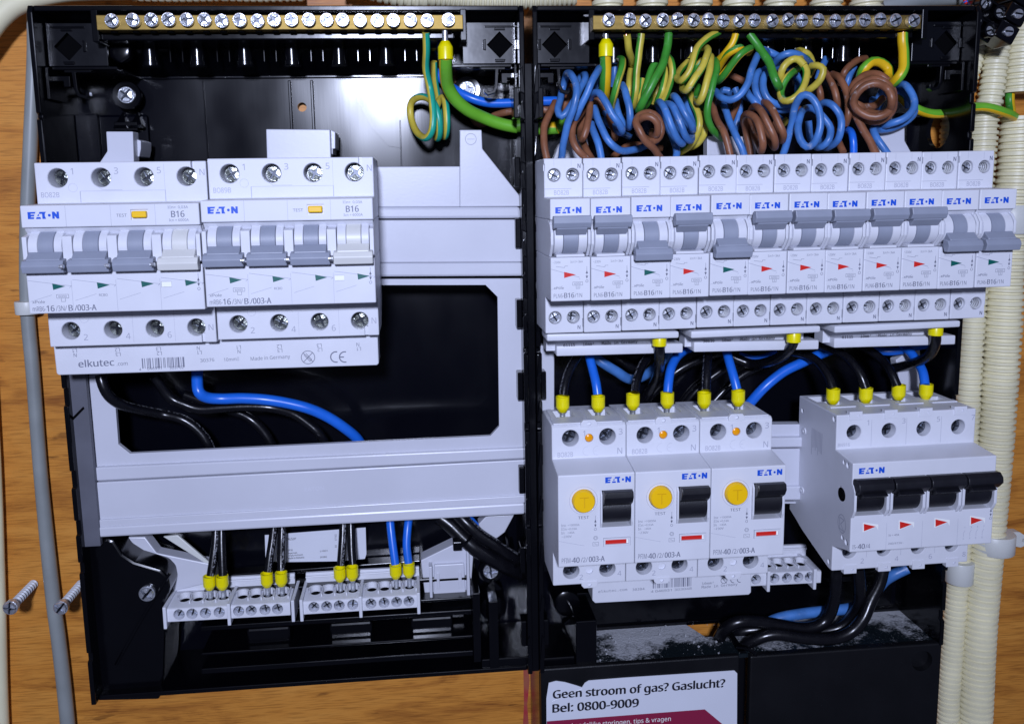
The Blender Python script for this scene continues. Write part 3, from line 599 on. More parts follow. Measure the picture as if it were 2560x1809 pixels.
x, z = pt(368, 925); text(b, '046931', x, z, D, 1.2, 6.2, rot=1.5); x, z = pt(424, 923); text(b, '303762', x, z, D, 1.2, 6.2, rot=1.5)
x, z = pt(501, 905); text(b, '30376', x, z, D, 1.5, 6.1, rot=1.5); x, z = pt(560, 903); text(b, '10mm²', x, z, D, 1.5, 6.6, rot=1.5); x, z = pt(627, 901); text(b, 'Made in Germany', x, z, D, 1.6, 17.4, rot=1.5)
x, z = pt(770, 893); b.ring(x, z, 3.0, D, .3, 24); b.line([(x-2.1, z-2.1), (x+2.1, z+2.1)], D, .3); b.line([(x-2.1, z+2.1), (x+2.1, z-2.1)], D, .3); b.line([(x-1.8, z+1.2), (x+.8, z-1.8), (x+1.6, z-1.0), (x-.9, z+1.9)], D, .25)
x, z = pt(840, 892); b.ring(x, z, 2.4, D, .55, 14, 75, 285); x, z = pt(862, 892); b.ring(x, z, 2.4, D, .55, 14, 75, 285); b.line([(x-2.2, z), (x-.4, z)], D, .55)
for k, (px, s1, s2) in enumerate([(187, 'L1', 'N'), (292, 'L2', 'L3'), (395, 'L3', 'L2'), (497, 'N', 'L1'), (597, 'L1', 'N'), (697, 'L2', 'L3'), (797, 'L3', 'L2'), (896, 'N', 'L1')]):
    x, z = pt(px-6, 881-k*2.2); text(b, s1, x, z, D, 1.6, flip=True); text(b, s2, x+.2, z-2.0, D, 1.6, flip=True)
b.build('printed_marking', PRINT, t, smooth=False)
b = MB()
for k in range(8): b.box(XL+8.0+17.5*k+(.4 if k > 3 else 0), XL+10.4+17.5*k, 26, 30, -40, -36)
b.build('comb_teeth', COPPER, t)
# right: three covers under the twelve breakers
for k, (pts_u, pts_l, num, fx) in enumerate([
        ((1367, 835, 1698, 829, 17), (1391, 865, 1708, 858, 19), '61115', 1646),
        ((1728, 828, 2052, 815, 17), (1735, 855, 2048, 850, 19), '30616', 1987),
        ((2087, 815, 2402, 802, 17), (2086, 845, 2390, 838, 19), '61115', 2340)]):
    t = thing('comb_busbar', f"white comb busbar under the {['left', 'middle', 'right'][k]} four breakers of the upper right row", 'busbar', (0, 0, 0), group='comb busbars under the breakers')
    dU, dL = 41.5, 31
    xa, za = U(pts_u[0], pts_u[1], dU); xb, zb = U(pts_u[2], pts_u[3], dU)
    b = MB(); b.prism([(xa, za), (xb, zb+.1), (xb, zb-3.0), (xa, za-3.4)], 26, dU); b.build('upper_flange', WHITE, t, bevel=.8, seg=3)
    xc, zc = U(pts_l[0], pts_l[1], dL); xd, zd = U(pts_l[2], pts_l[3], dL)
    b = MB(); b.prism([(xc, zc), (xd, zd), (xd, zd-4.6), (xc, zc-4.9)], 20, dL); b.build('lower_flange', WHITE, t, bevel=.7, seg=3)
    b = MB(); b.prism([(xa+2, za-1), (xb-1, zb-1), (xb-1, zd-3), (xa+2, zc-3)], 18, 26.4); b.build('web', WHITE, t)
    b = MB(); xt, zt2 = U(pts_l[0]+40, pts_l[1]-4, dL+.05); text(b, num+'   10mm²   Made in Germany', xa+9.5, zt2-.9, dL+.06, 1.5, 35.5, bold=.012, rot=1.0, mono=True); b.build('printed_marking', INK, t, smooth=False)
    b = MB()
    for j in range(4): b.box(17.5*(4*k+j)+3.6, 17.5*(4*k+j)+5.8, 28, 32, -40.5, -36)
    b.build('comb_teeth', COPPER, t)
# lower right: under the three devices
t = thing('comb_busbar', 'white comb busbar with barcode sticking out below the three yellow-button devices', 'busbar', (0, 0, 0))
D = 27; q = [U(1482, 1440, D), U(1878, 1420, D), U(1878, 1480, D), U(1872, 1486, D), U(1488, 1507, D), U(1481, 1500, D)]
b = MB(); b.prism(q, 16, D); b.build('insulating_cover', WHITE, t, bevel=.4)
b = MB(); D += .06
x, z = U(1496, 1481, D); text(b, 'elkutec.com', x, z, D, 1.4, U(1568, 1478, D)[0]-x, rot=1.2, mono=True); x, z = U(1581, 1476, D); text(b, '30304', x, z, D, 1.4, 6.2, rot=1.2, mono=True)
x, z = U(1632, 1470, D); barcode(b, x, z, D, 20, 7); x, z = U(1627, 1477, D); text(b, '4 046931 303048', x, z-.8, D, 1.2, 21, rot=1.2)
x, z = U(1755, 1461, D); text(b, '10mm²', x, z, D, 1.4, 6, rot=1.2, mono=True); x, z = U(1754, 1470, D); text(b, 'Made in Germany', x, z, D, 1.5, 18.6, rot=1.4, mono=True); x, z = U(1810, 1450, D); b.ring(x, z, 1.6, D, .3, 14); b.line([(x+1.4, z-1.6), (x-1, z+1.4)], D, .3); b.ring(x+5, z, 1.5, D, .4, 10, 80, 280); b.ring(x+8.4, z, 1.5, D, .4, 10, 80, 280)
b.build('printed_marking', PRINT, t, smooth=False)
# ================================================================== enclosures
def PX(d, pts): return [U(x, y, d) for x, y in pts]
def bar(parent, name, m, x0, x1, d0, d1, z0, z1, bev=.3):
    b = MB(); b.box(x0, x1, d0, d1, z0, z1); return b.build(name, m, parent, bevel=bev)
def pxprism(parent, name, m, pts, d0, d1, bev=.3, cut=None):
    b = MB(); b.prism(PX(d1, pts), d0, d1); return b.build(name, m, parent, bevel=bev, cut=cut)
def diamond_plate(parent, x0, x1, z0, z1, cx, cz, d, r=6.2):
    b = MB(); b.box(x0, x1, d-2, d, z0, z1); c = MB(); c.prism([(cx-r, cz), (cx, cz-r), (cx+r, cz), (cx, cz+r)], d-4, d+2)
    b.build('knockout_plate', PLATE, parent, bevel=.25, cut=c)
    for a in range(4):
        q = [(6.6, -2.6), (8.0, -2.2), (8.0, 2.2), (6.6, 2.6)]; t = a*math.pi/2
        b = MB(); b.prism([(cx+x*math.cos(t)-z*math.sin(t), cz+x*math.sin(t)+z*math.cos(t)) for x, z in q], d, d+.8); b.build('knockout_rib', BLACK, parent, bevel=.25)
def hook(parent, cx, cz, s, d, k=.66):                # J-shaped latch, s = side it opens to
    p = [(-9, 8), (9, 8), (9, 5.6), (4.2, 5.6), (3.4, -6), (1.5, -10.5), (-4, -12.2), (-6.6, -10), (-6.6, -7), (-4.6, -7), (-3.8, -9.6), (-.5, -8.6), (1, -5.5), (1.4, 5.6), (-9, 5.6)]
    b = MB(); b.prism([(cx+s*x*k, cz+z*k) for x, z in p], d-3.5, d); b.build('latch_hook', BLACK, parent, bevel=.3)
    b = MB(); b.prism([(cx+s*4, cz+2.4), (cx+s*13, cz+2.4), (cx+s*13, cz), (cx+s*7, cz), (cx+s*7, cz-2.5), (cx+s*4, cz-2.5)], d-4, d-1); b.build('latch_hook', BLACK, parent, bevel=.3)
def enclosure(x0, label, right):
    t = thing('consumer_unit_enclosure', label, 'enclosure', (0, 0, 0), group='black enclosures side by side'); X1 = x0+219; zt, zb = 109.6, -221
    b = MB(); b.box(x0+1, X1-1, -28, -25, zb+1, zt-1); c = MB()
    if not right:
        x, z = U(755, 268, -25); c.lathe([(-30, 2.3), (-20, 2.3)], (x, 0, z), n=20)
        x, z = U(325, 337, -25); c.box(x-2, x+2, -30, -20, z-1.5, z+1)
        x, z = U(350, 335, -25); c.box(x-1.5, x+1.5, -30, -20, z-3, z)
    else:
        c.box(U(1722, 1590, -24)[0], U(1895, 1590, -24)[0], -30, -20, -230, -196)
    b.build('back_panel', PANEL, t, cut=c)
    def wall(xa, xb, notches, hole=None, gap=None):
        p = [(-28, zb), (17, zb)]
        for z, h in sorted(notches): p += [(17, z-h/2), (15.4, z-h/2+.8), (15.4, z+h/2-.8), (17, z+h/2)]
        p += [(17, zt-3), (15.5, zt), (-28, zt)]
        b = MB(); b.side(p, xa, xb); c = None
        if hole: c = MB(); c.lathe([(xa-3, hole[2]), (xb+3, hole[2])], (0, hole[0], hole[1]), 'x', n=40)
        if gap: c = MB(); c.box(xa-3, xb+3, -23, 3, gap[0], gap[1])
        b.build('side_wall', BLACK, t, bevel=.5, cut=c)
    if not right:
        wall(x0, x0+2.4, [(62, 3), (30, 8), (-66, 9), (-106, 9), (-130, 8), (-150, 6), (-196, 5)]); wall(X1-2.4, X1, [(58, 3), (12, 4), (-20, 4), (-52, 4), (-90, 5), (-140, 5)], gap=(38, 62))
    else:
        wall(x0, x0+2.4, [(58, 3), (12, 4), (-20, 4), (-52, 4), (-90, 5), (-140, 5)], gap=(38, 62)); wall(X1-2.4, X1, [(66, 6), (48, 4), (30, 4), (-86, 6), (-182, 7), (-204, 6)], hole=(-9, 52.5, 9.6))
    b = MB(); b.box(x0+2.4, X1-2.4, -28, 15.5, zt-2.4, zt); b.build('top_wall', BLACK, t, bevel=.5)
    b = MB(); b.box(x0+2.4, X1-2.4, -28, 13 if not right else -20, zb, zb+2.4); b.build('bottom_wall', BLACK, t, bevel=.4)
    # busbar shelf, ledge, socket posts and webs
    bar(t, 'busbar_cradle', BLACK, x0+29, X1-29, -24, 13.2, 98.5, 106.4, .5)
    bar(t, 'cradle_ledge', BLACK, x0+29, X1-32, -20, 13.4, 94.9, 98.3, .8)
    b = MB(); b.side([(-25, 84.5), (-23, 84.5), (-9, 95), (-25, 95)], x0+30, X1-32); b.build('socket_shade_wedge', BLACK, t)  # added wedge, tilted so the band behind the posts reflects dark
    bar(t, 'shade_lip', BLACK, x0+25, X1-26, 2, 10, 105.4, 107.1, .3)
    n = 8
    for k in range(n):
        x = U(375+118*k, 120, -4)[0] if not right else x0+43+k*19.6
        if x > X1-45: continue
        b = MB(); b.lathe([(86.0, 3.9), (86.3, 4.2), (88.0, 4.2), (88.3, 3.6), (95, 3.6)], (x, -4, 0), 'z', n=32); b.build('socket_post', BLACK, t)
        for dx in (8.6, 14.2):
            if x+dx < X1-45: bar(t, 'web', BLACK, x+dx, x+dx+.7, -22, -4, 88, 95, .2)
    for a, c2 in ((x0+4, x0+34), (X1-34, X1-4)): bar(t, 'cross_web', BLACK, a, c2, -24, 2, 83.0, 84.4, .4)
    bar(t, 'back_step', PANEL, x0+30, X1-30, -25.2, -23.8, 83, 84.6, .5)
    # raised channel and moulded lines on the back
    if not right:
        a = U(727, 200, -24)[0]; c2 = U(775, 200, -24)[0]; bar(t, 'channel_rib', PANEL, a-1.5, a, -25, -23.4, 30, 82, .4); bar(t, 'channel_rib', PANEL, c2, c2+1.5, -25, -23.4, 30, 82, .4)
        a = U(508, 250, -24)[0]; bar(t, 'moulded_rib', PANEL, a, a+.6, -25, -24.2, 30, 82, .2)
        a = U(998, 300, -24)[0]; bar(t, 'moulded_rib', PANEL, a, a+.7, -25, -24.2, 20, 62, .2)
        b = MB(); p = PX(-24.6, [(890, 250), (930, 320), (970, 365), (1000, 370)]); 
        for (xa, za), (xb, zb2) in zip(p, p[1:]): b.prism([(xa, za), (xa+1, za), (xb+1, zb2), (xb, zb2)], -25, -24.4)
        b.build('moulded_rib', PANEL, t)
    # corner knock-out plates with latches under them
    for s, cx in ((-1, x0+12.1), (1, X1-10.4)):
        if s == -1: diamond_plate(t, x0+3, x0+29, 85, 104, cx, 93.7, 6)
        else: diamond_plate(t, X1-28, X1-2.8, 85, 104, cx, 93.7, 6)
        bar(t, 'corner_web', BLACK, (x0+5 if s < 0 else X1-33.5), (x0+33.5 if s < 0 else X1-5), -6, 8, 83.2, 84.6, .3)
        bar(t, 'corner_web', BLACK, (x0+3 if s < 0 else X1-4.4), (x0+4.4 if s < 0 else X1-3), -8, 11, 70, 84, .3)
        bar(t, 'corner_web', BLACK, (x0+26.5 if s < 0 else X1-29.5), (x0+29.4 if s < 0 else X1-26.6), -4, 16.0, 94, 108, .4)
        bar(t, 'corner_slot', BLACK, cx-7, cx+8, 6, 6.8, 101.6, 102.4, .2)
        hook(t, cx-s*3.5, 78.4, s, 7); bar(t, 'knockout_shade', SHADE_BLACK, cx-9, cx+9, -2, 3, 86, 101, .2)  # black box added so the diamond hole reads as deep shade
    # join clips and rim mouldings
    for z in (66, 34, 5, -34, -70, -118, -160, -200):
        xx = (X1-5.2, X1-2.4) if not right else (x0+2.4, x0+5.2)
        bar(t, 'rim_clip', BLACK, xx[0], xx[1], 6, 14.6, z-7, z+7, .5)
    if right:
        bar(t, 'side_post', MATTE, X1-22, X1-12, -25, -20, 20, 62, .8)
    else:
        bar(t, 'side_flange', MAT2, U(171, 1000, 13)[0], U(219, 1000, 13)[0], 10, 13, -141, -44, .3)
        b = MB(); b.prism(PX(13.2, [(172, 1052), (208, 1016), (211, 1021), (173, 1060)]), 12.5, 13.4); b.build('flange_slot_shade', SHADE_BLACK, t)  # black prism on the flange, painted dark of the slit
        bar(t, 'side_flange', PANEL, x0+2.4, x0+13, -22, -20, 20, 66, .4)
        b = MB(); b.box(x0+12, x0+36, -24.6, -22.2, 24, 66); b.build('moulded_plate', PANEL, t, bevel=1.2)
    return t
MAT2 = mat('grey_flange', (.11, .113, .14), .5, noise=.15, nscale=60)
L = enclosure(-223.2, 'left black enclosure, mostly empty, behind the two four-module breakers', False)
Rr = enclosure(-.4, 'right black enclosure full of coiled blue and brown wires', True)
bar(L, 'joining_strip', BLACK, -4.2, -.4, -27, 14.5, -221, 84, .4)
for k, z in enumerate((76, 62, 44, 30, 12, -2, -20, -38, -58, -80, -104, -130, -156, -182, -206)):
    for s, xx in ((-1, -4.4), (1, -.2)):
        b = MB(); h = 4.5 if k % 2 else 6.5; b.prism([(xx, z-h), (xx+s*2.4, z-h+1.2), (xx+s*2.4, z+h-1.8), (xx+s*1.0, z+h)], 15.6, 18.2); b.build('joining_key', BLACK, L if s < 0 else Rr, bevel=.35)
# left box floor: ledges, channel, arrow stops, corner cover
for z, d, h in ((-178, -4, 2.0), (-186, 2, 1.6), (-193, 4, 2.6), (-205, 6, 1.4), (-214, 8, 3)):
    bar(L, 'floor_ledge', BLACK, -172, -34, -24, d, z, z+h, .4)
bar(L, 'floor_channel', BLACK, -34, -30, -24, 11, -216, -178, .4); bar(L, 'floor_channel', BLACK, -26, -21, -24, 13, -219, -182, .4); bar(L, 'floor_channel', BLACK, -30, -4, -24, 12, -220.5, -214, .5)
for k in range(3): bar(L, 'door_key', BLACK, -150+k*42, -128+k*42, -20, 1, -204, -195, 1.2)
pxprism(L, 'corner_cover', BLACK, [(198, 1362), (268, 1345), (285, 1352), (306, 1385), (336, 1404), (402, 1424), (420, 1443), (425, 1472), (410, 1506), (414, 1540), (408, 1690), (398, 1748), (228, 1752)], -20, 8, 1.2)
b = MB(); p = PX(8.3, [(425, 1432), (358, 1540), (290, 1660)])
b.tube(cr([(x, 8.2, z) for x, z in p]), .8, 8); b.build('cover_crease', BLACK, L)
for d0, p in ((-22, [(283, 1290), (300, 1270), (330, 1270), (352, 1315), (305, 1320)]),): pass
for px in (302, 340):
    b = MB(); x, z = U(px, 300, -18); b.add([(x-3.3, -16, z-4), (x+3.3, -16, z-4), (x, -22, z+4.5), (x-3.3, -24, z-4), (x+3.3, -24, z-4)], [(0, 1, 2), (0, 3, 4, 1), (0, 2, 3), (1, 4, 2)]); b.build('arrow_stop', BLACK, L, smooth=False)
bar(L, 'arrow_stop_base', BLACK, U(287, 320, -18)[0], U(345, 320, -18)[0], -24, -17, U(300, 328, -18)[1], U(300, 305, -18)[1], .4)
b = MB(); p = PX(5, [(264, 107), (320, 107), (320, 140), (293, 158), (264, 140)]); b.prism(p, -4, 2); b.build('cable_guide', BLACK, L, bevel=1.6, seg=3)
# arrow posts at the foot of the centre seam
for bx, par in ((-22, L), (18, Rr)):
    b = MB(); b.lathe([(-24, 7.5), (-6, 7.0), (-5, 5.0)], (bx, 0, -196), n=28); b.build('screw_boss', BLACK, par)
    b = MB(); b.prism([(bx-5, -184), (bx, -178.5), (bx+5, -184), (bx+3.4, -185)], -10, -4); b.build('arrow_mark', BLACK, par, bevel=.3)
    b = MB(); b.prism([(bx-3, -206), (bx+1, -203), (bx+3, -207)], -8, -3); b.build('arrow_mark', BLACK, par, bevel=.3)
    for k in range(2): b = MB(); b.side([(-20, -150-12*k), (2, -158-12*k), (-20, -180)], bx+7+4*k, bx+8.4+4*k); b.build('gusset', BLACK, par, bevel=.3)
# mounting screws through the enclosures
def wallscrew(px, py, d, label, boss=True):
    x, z = U(px, py, d); t = thing('mounting_screw', label, 'screw', (x, d, z), group='screws holding the left enclosure')
    place(SC_WALL, 'screw_head', t, (0, 0, 0), rs())
    if boss: b = MB(); b.lathe([(-26-d+2 if d > -24 else -1, 4.8), (-1, 4.6), (-.8, 6.5), (-1.8, 6.8)], (0, 0, 0), n=24); b.build('washer', BLACK, t)
wallscrew(315, 238, -14, 'round zinc screw high on the back of the left enclosure'); wallscrew(1168, 224, -16, 'round zinc screw near the seam behind the blue wire')
wallscrew(1227, 1428, -5, 'zinc screw beside the white bracket at the lower centre'); wallscrew(367, 1484, 10, 'zinc screw in the black corner cover at lower left', False)

# ================================================================== white carrier frame of the left box
t = thing('device_carrier', 'light grey plastic carrier frame with a large window in the left enclosure', 'carrier frame', (0, 0, 0))
pxprism(t, 'upper_plate', FRAMEW, [(225, 520), (225, 420), (1150, 416), (1150, 517)], 2, 8, .4); pxprism(t, 'upper_plate', FRAMEW, [(1149.5, 517), (1149.5, 325), (1204, 325), (1206, 372), (1298, 488), (1300, 516)], 2, 8, .4)
pxprism(t, 'mounting_tab', FRAMEW, [(265, 329), (332, 329), (335, 420), (240, 420), (268, 378)], -2, 6, .4); pxprism(t, 'mounting_tab', FRAMEW, [(665, 323), (825, 324), (828, 420), (668, 420)], -2, 6, .4)
pxprism(t, 'tab_return', FRAMEW, [(824, 324), (838, 330), (838, 372), (832, 372), (832, 386), (826, 386)], -18, 1, .3); pxprism(t, 'tab_return', FRAMEW, [(331, 345), (352, 352), (352, 372), (348, 392), (332, 392)], -16, 0, .3)
b = MB(); x, z = U(1177, 348, 8.1); b.ring(x, z, 2.6, 8.1, .25, 24); b.line([(x-1.8, z), (x+1.8, z)], 8.1, .2); b.build('moulded_marking', ENGR, t, smooth=False)
pxprism(t, 'rolled_edge', FRAMEW, [(225, 519), (1300, 517), (1303, 546), (225, 550)], 3, 9.6, 1.3)
pxprism(t, 'rail_cover', FRAMEW, [(225, 553), (1302, 549), (1304, 655), (225, 660)], 2, 10.5, .5)
pxprism(t, 'rail_cover_lip', FRAMEW, [(225, 661), (1306, 656), (1308, 690), (225, 696)], 2, 12, 1.1)
c = MB(); c.prism(PX(8, [(300, 714), (1214, 712), (1244, 742), (1248, 1065), (1226, 1089), (325, 1133), (296, 1110), (288, 1008), (255, 966)]), -20, 30)
pxprism(t, 'window_frame', FRAMEW, [(220, 700), (1308, 696), (1311, 1118), (246, 1171), (228, 1171), (221, 962)], 5.6, 8, .4, cut=c)
pxprism(t, 'lower_bead', FRAMEW, [(232, 1172), (240, 1168), (1311, 1119), (1313, 1146), (236, 1203), (226, 1200)], 2, 10, 1.3)
pxprism(t, 'lower_plate', FRAMEW, [(240, 1206), (1312, 1149), (1312, 1240), (246, 1300)], 2, 10.5, .5)
pxprism(t, 'lower_lip', FRAMEW, [(240, 1300), (1311, 1238), (1312, 1256), (240, 1318)], 2, 11.5, .4); pxprism(t, 'lower_lip', FRAMEW, [(237, 1318), (1312, 1257), (1312, 1285), (236, 1344)], 2, 12.2, 1.0)
for a, c2 in (((1312, 500), (1322, 540)), ((1312, 548), (1322, 700)), ((1316, 704), (1324, 860)), ((1317, 1000), (1326, 1145)), ((1318, 1150), (1325, 1284))):
    pxprism(t, 'edge_strip', FRAMEW, [(a[0], a[1]), (c2[0], a[1]), (c2[0], c2[1]), (a[0], c2[1])], -6, 6, .2)
b = MB(); p = U(762, 1228, 10.6); text(b, 'EATON', p[0], p[1], 10.6, 2.0, 9.5, rot=2.4); b.build('moulded_marking', mat('relief_letters', (.60, .61, .69), .3), t, smooth=False)
# brackets under the frame
pxprism(t, 'lower_bracket', FRAMEW, [(268, 1342), (362, 1342), (392, 1382), (520, 1408), (540, 1420), (540, 1452), (432, 1478), (418, 1510), (420, 1438), (398, 1424), (335, 1402), (302, 1378)], -14, -6, .5)
pxprism(t, 'lower_bracket', FRAMEW, [(1215, 1290), (1286, 1286), (1262, 1330), (1238, 1348), (1216, 1352), (1196, 1310)], -14, -6, .5)
pxprism(t, 'lower_bracket', FRAMEW, [(1052, 1400), (1180, 1338), (1184, 1380), (1180, 1432), (1176, 1488), (1084, 1486), (1062, 1486)], -16, -6, .5)
pxprism(t, 'bracket_rib', FRAMEW, [(1166, 1364), (1172, 1364), (1176, 1492), (1168, 1492)], -10, 0, .3); pxprism(t, 'bracket_rib', FRAMEW, [(1072, 1416), (1080, 1416), (1082, 1500), (1075, 1500)], -10, 0, .3)
pxprism(t, 'block_seat', FRAMEW, [(1086, 1412), (1160, 1408), (1164, 1482), (1084, 1486)], -8, -4, .4); pxprism(t, 'seat_slot', FRAMEW, [(1091, 1432), (1098, 1432), (1100, 1470), (1093, 1472)], -4, -3.2, .2); pxprism(t, 'seat_slot', FRAMEW, [(1145, 1428), (1153, 1428), (1156, 1468), (1147, 1470)], -4, -3.2, .2)
b = MB(); p = PX(-4, [(404, 1346), (440, 1342), (522, 1412), (528, 1424)]); b.prism(p, -8, -6.5); b.build('transparent_flap', CLIP, t, bevel=.3)
# carrier bits visible in the right box
t = thing('device_carrier', 'light grey carrier frame mostly hidden behind the devices of the right enclosure', 'carrier frame', (0, 0, 0))
pxprism(t, 'window_frame', FRAMEW, [(1344, 860), (1386, 872), (1386, 1040), (1347, 1040)], 1, 8, .5)
pxprism(t, 'rail_cover', FRAMEW, [(1700, 1063), (2006, 1060), (2006, 1092), (1700, 1096)], 0, 6, .4); pxprism(t, 'rolled_edge', FRAMEW, [(1700, 1097), (2008, 1093), (2010, 1118), (1700, 1122)], 0, 9, .8)
pxprism(t, 'rail_cover', FRAMEW, [(1700, 1125), (2008, 1121), (2006, 1214), (1700, 1218)], 0, 7, .4); pxprism(t, 'rail_cover_lip', FRAMEW, [(1700, 1219), (2006, 1215), (2004, 1250), (1700, 1253)], 0, 9, .8); pxprism(t, 'rail_edge', FRAMEW, [(1700, 1256), (2002, 1254), (2002, 1258), (1700, 1260)], 0, 4, .2)
pxprism(t, 'window_frame', FRAMEW, [(2240, 900), (2262, 884), (2300, 868), (2310, 1000), (2316, 1010), (2258, 1008)], -6, 0, .5)
pxprism(t, 'mounting_tab', FRAMEW, [(2200, 325), (2262, 308), (2262, 352), (2300, 420), (2200, 420)], -4, 4, .4); pxprism(t, 'mounting_tab', FRAMEW, [(1768, 340), (1890, 342), (1890, 420), (1768, 420)], -6, 0, .4)
pxprism(t, 'mounting_tab', FRAMEW, [(1398, 360), (1440, 335), (1470, 345), (1478, 420), (1375, 420)], -12, -6, .8)
# backing plate label in the left box
t = thing('type_label', 'white type label on the black back, behind the black wires', 'label', (0, 0, 0))
b = MB(); q = [(662, 1337), (845, 1323), (914, 1318), (916, 1384), (912, 1396), (845, 1402), (715, 1404), (664, 1402)]; b.prism(PX(-15, q), -15.4, -15); b.build('paper', STICK, t)
b = MB(); D = -14.9
for s, x, y, h, wd in (('ZALS2P', 716, 1350, 1.2, 5), ('IP30', 721, 1377, 1.0, 2.2), ('leges kast', 721, 1384, .9, 4.6), ('empty enclosure', 721, 1390, .9, 7.6), ('Made in Romania', 721, 1397, 1.0, 8.2), ('U: 690 V', 800, 1379, .9, 4), ('30386', 800, 1394, .9, 3.6)):
    p = U(x, y, D); text(b, s, p[0], p[1], D, h, wd, bold=.01, rot=1)
p = U(842, 1350, D); text(b, '07153', p[0], p[1], D, 1.0, 3.4, rot=90); p = U(842, 1368, D); text(b, '60', p[0], p[1], D, 1.0, rot=90)
b.build('printed_marking', INK, t, smooth=False)
tag(pxprism(None, 'terminal_shelf', BLACK, [(505, 1440), (1050, 1400), (1050, 1412), (505, 1454)], -24, -16, .4), 'black cross bar behind the lower wire ferrules', 'cross bar')
x, z = U(1180, 1470, -20)
b = MB(); x, z = U(1122, 1528, -10); b.ring(x, z, 3, -9.9, .3, 20); b.line([(x-1.8, z), (x+1.8, z)], -9.9, .25); b.line([(x, z), (x, z+2)], -9.9, .25); b.line([(x-1.2, z-.8), (x+1.2, z-.8)], -9.9, .25); b.build('moulded_marking', MAT2, L, smooth=False)
bar(L, 'marking_pad', BLACK, x-9, x+8, -24, -10, z-3.6, z+8, .3)

# ================================================================== brass earth bars
def earth_bar(xa, xb, xs, label):
    x0, z0 = U(xa, 56, 20); x1, z1 = U(xb, 56, 20); z0 = (z0+z1)/2
    t = thing('earth_bar', label, 'terminal bar', (x0, 0, z0), group='brass earth bars')
    b = MB(); b.box(0, x1-x0, 13.4, 19.8, -3.2, 3.2); b.build('brass_bar', BRASS, t, bevel=.3)
    for k, px in enumerate(xs):
        x, z = U(px, 50+random.uniform(-2, 2), 23); place(SC_BAR, 'clamp_screw', t, (x-x0, 22.8+random.uniform(-.6, .6), z-z0), random.uniform(0, 6))
    b = MB()
    for px in xs:
        x, z = U(px, 50, 20); b.lathe([(-3.9, 1.5), (-3.15, 1.5)], (x-x0, 16.6, 0), 'z', n=14)
    o = b.build('wire_entry_shade', SHADE_BLACK, t); o['kind'] = 'stuff'  # black plugs under the bar, painted dark of the wire holes
    return z0
ZBL = earth_bar(240, 1158, [277, 332, 377, 420, 465, 510, 553, 599, 643, 685, 728, 771, 816, 856, 900, 943, 983, 1026, 1068, 1121], 'brass earth bar at the top of the left enclosure')
ZBR = earth_bar(1483, 2304, [1523, 1575, 1614, 1658, 1694, 1735, 1772, 1810, 1849, 1888, 1931, 1972, 2006, 2048, 2088, 2126, 2164, 2203, 2239, 2285], 'brass earth bar at the top of the right enclosure above the earth wires')

# ================================================================== screw terminal blocks
def terminal_block(pa, pb, screws, ents, label, wdth, n_half, deckd=-8):
    (xa, za), (xb, zb2) = U(*pa, 10), U(*pb, 10); zc = (za+zb2)/2; rot = -math.atan2(zb2-za, xb-xa); wd = math.hypot(xb-xa, zb2-za)
    t = thing('terminal_block', label, 'terminal block', (xa, 0, za), group='white screw terminal blocks', rot=rot); h = 7.4
    b = MB(); b.side([(deckd, 0), (deckd, h), (deckd+3, h+.2), (9.2, h-.6), (10, h-1.2), (10, 0)], .8, wd-.8)
    c = MB(); cs = []
    for px, py in screws:
        x, z = U(px, py, 10); x -= xa; z = h/2+.0; cs.append((x, z)); c.lathe([(5, 2.75), (11, 2.75)], (x, 0, z), n=20)
    es = []
    for px, py in ents:
        x, z = U(px, py, 2); x -= xa; es.append(x); c.lathe([(h-3, 2.6), (h+2, 2.6)], (x, 1.2, 0), 'z', n=20)
    b.build('body', WHITE, t, bevel=.3, cut=c)
    for x, z in cs: place(SC_BLK, 'clamp_screw', t, (x, 7.6, z), rs())
    for x in es:
        b = MB(); r0, r1, n = 2.7, 3.6, 12; p = [(x+r1*math.cos(math.pi*k/n), -r1*math.sin(math.pi*k/n)+1.2) for k in range(n+1)]+[(x+r0*math.cos(math.pi*k/n), -r0*math.sin(math.pi*k/n)+1.2) for k in range(n, -1, -1)]
        m = len(p); vs = [(a, c2, h-.3) for a, c2 in p]+[(a, c2, h+2.2) for a, c2 in p]
        fs = []
        for k in range(n): fs += [(m+k, m+k+1, 2*m-2-k, 2*m-1-k), (k, k+1, m+k+1, m+k), (m-1-k, m-2-k, 2*m-2-k, 2*m-1-k)]
        b.add(vs, fs); b.build('wire_guide', WHITE, t)
        bar(t, 'divider', WHITE, x+3.2, x+3.9, -4, 6, h-.4, h+1.1, .2); b = MB(); b.lathe([(h-2.9, 2.5), (h-.9, 2.5)], (x, 1.2, 0), 'z', n=16); b.build('opening_shade', SHADE_BLACK, t)  # black plug in each wire opening, its inner shade painted
    for x in n_half: bar(t, 'end_plate', WHITE, x, x+1.6, deckd-2, 12, -2.6, h+1.4, .3)
    bar(t, 'back_wall', WHITE, .8, wd-.8, deckd-2, deckd, -1, h+6, .3)
    bar(t, 'back_rib', WHITE, .8, wd-.8, deckd, deckd+1.2, h+3.8, h+4.8, .3)
    return t
G = zone(380, 1250, 3.189)
def g(x, y): return (380+x/3.189, 1250+y/3.189)
terminal_block(g(100, 972), g(1118, 915), [g(x, y) for x, y in ((215, 905), (318, 897), (425, 893), (535, 883), (690, 877), (790, 869), (900, 863), (1000, 855))], [g(x, y) for x, y in ((255, 745), (360, 740), (462, 735), (565, 728), (717, 722), (822, 716), (920, 708), (1035, 700))],
               'white screw terminal block with four wires, left of the pair below the carrier', 60, [0, 31.0, 62.4])
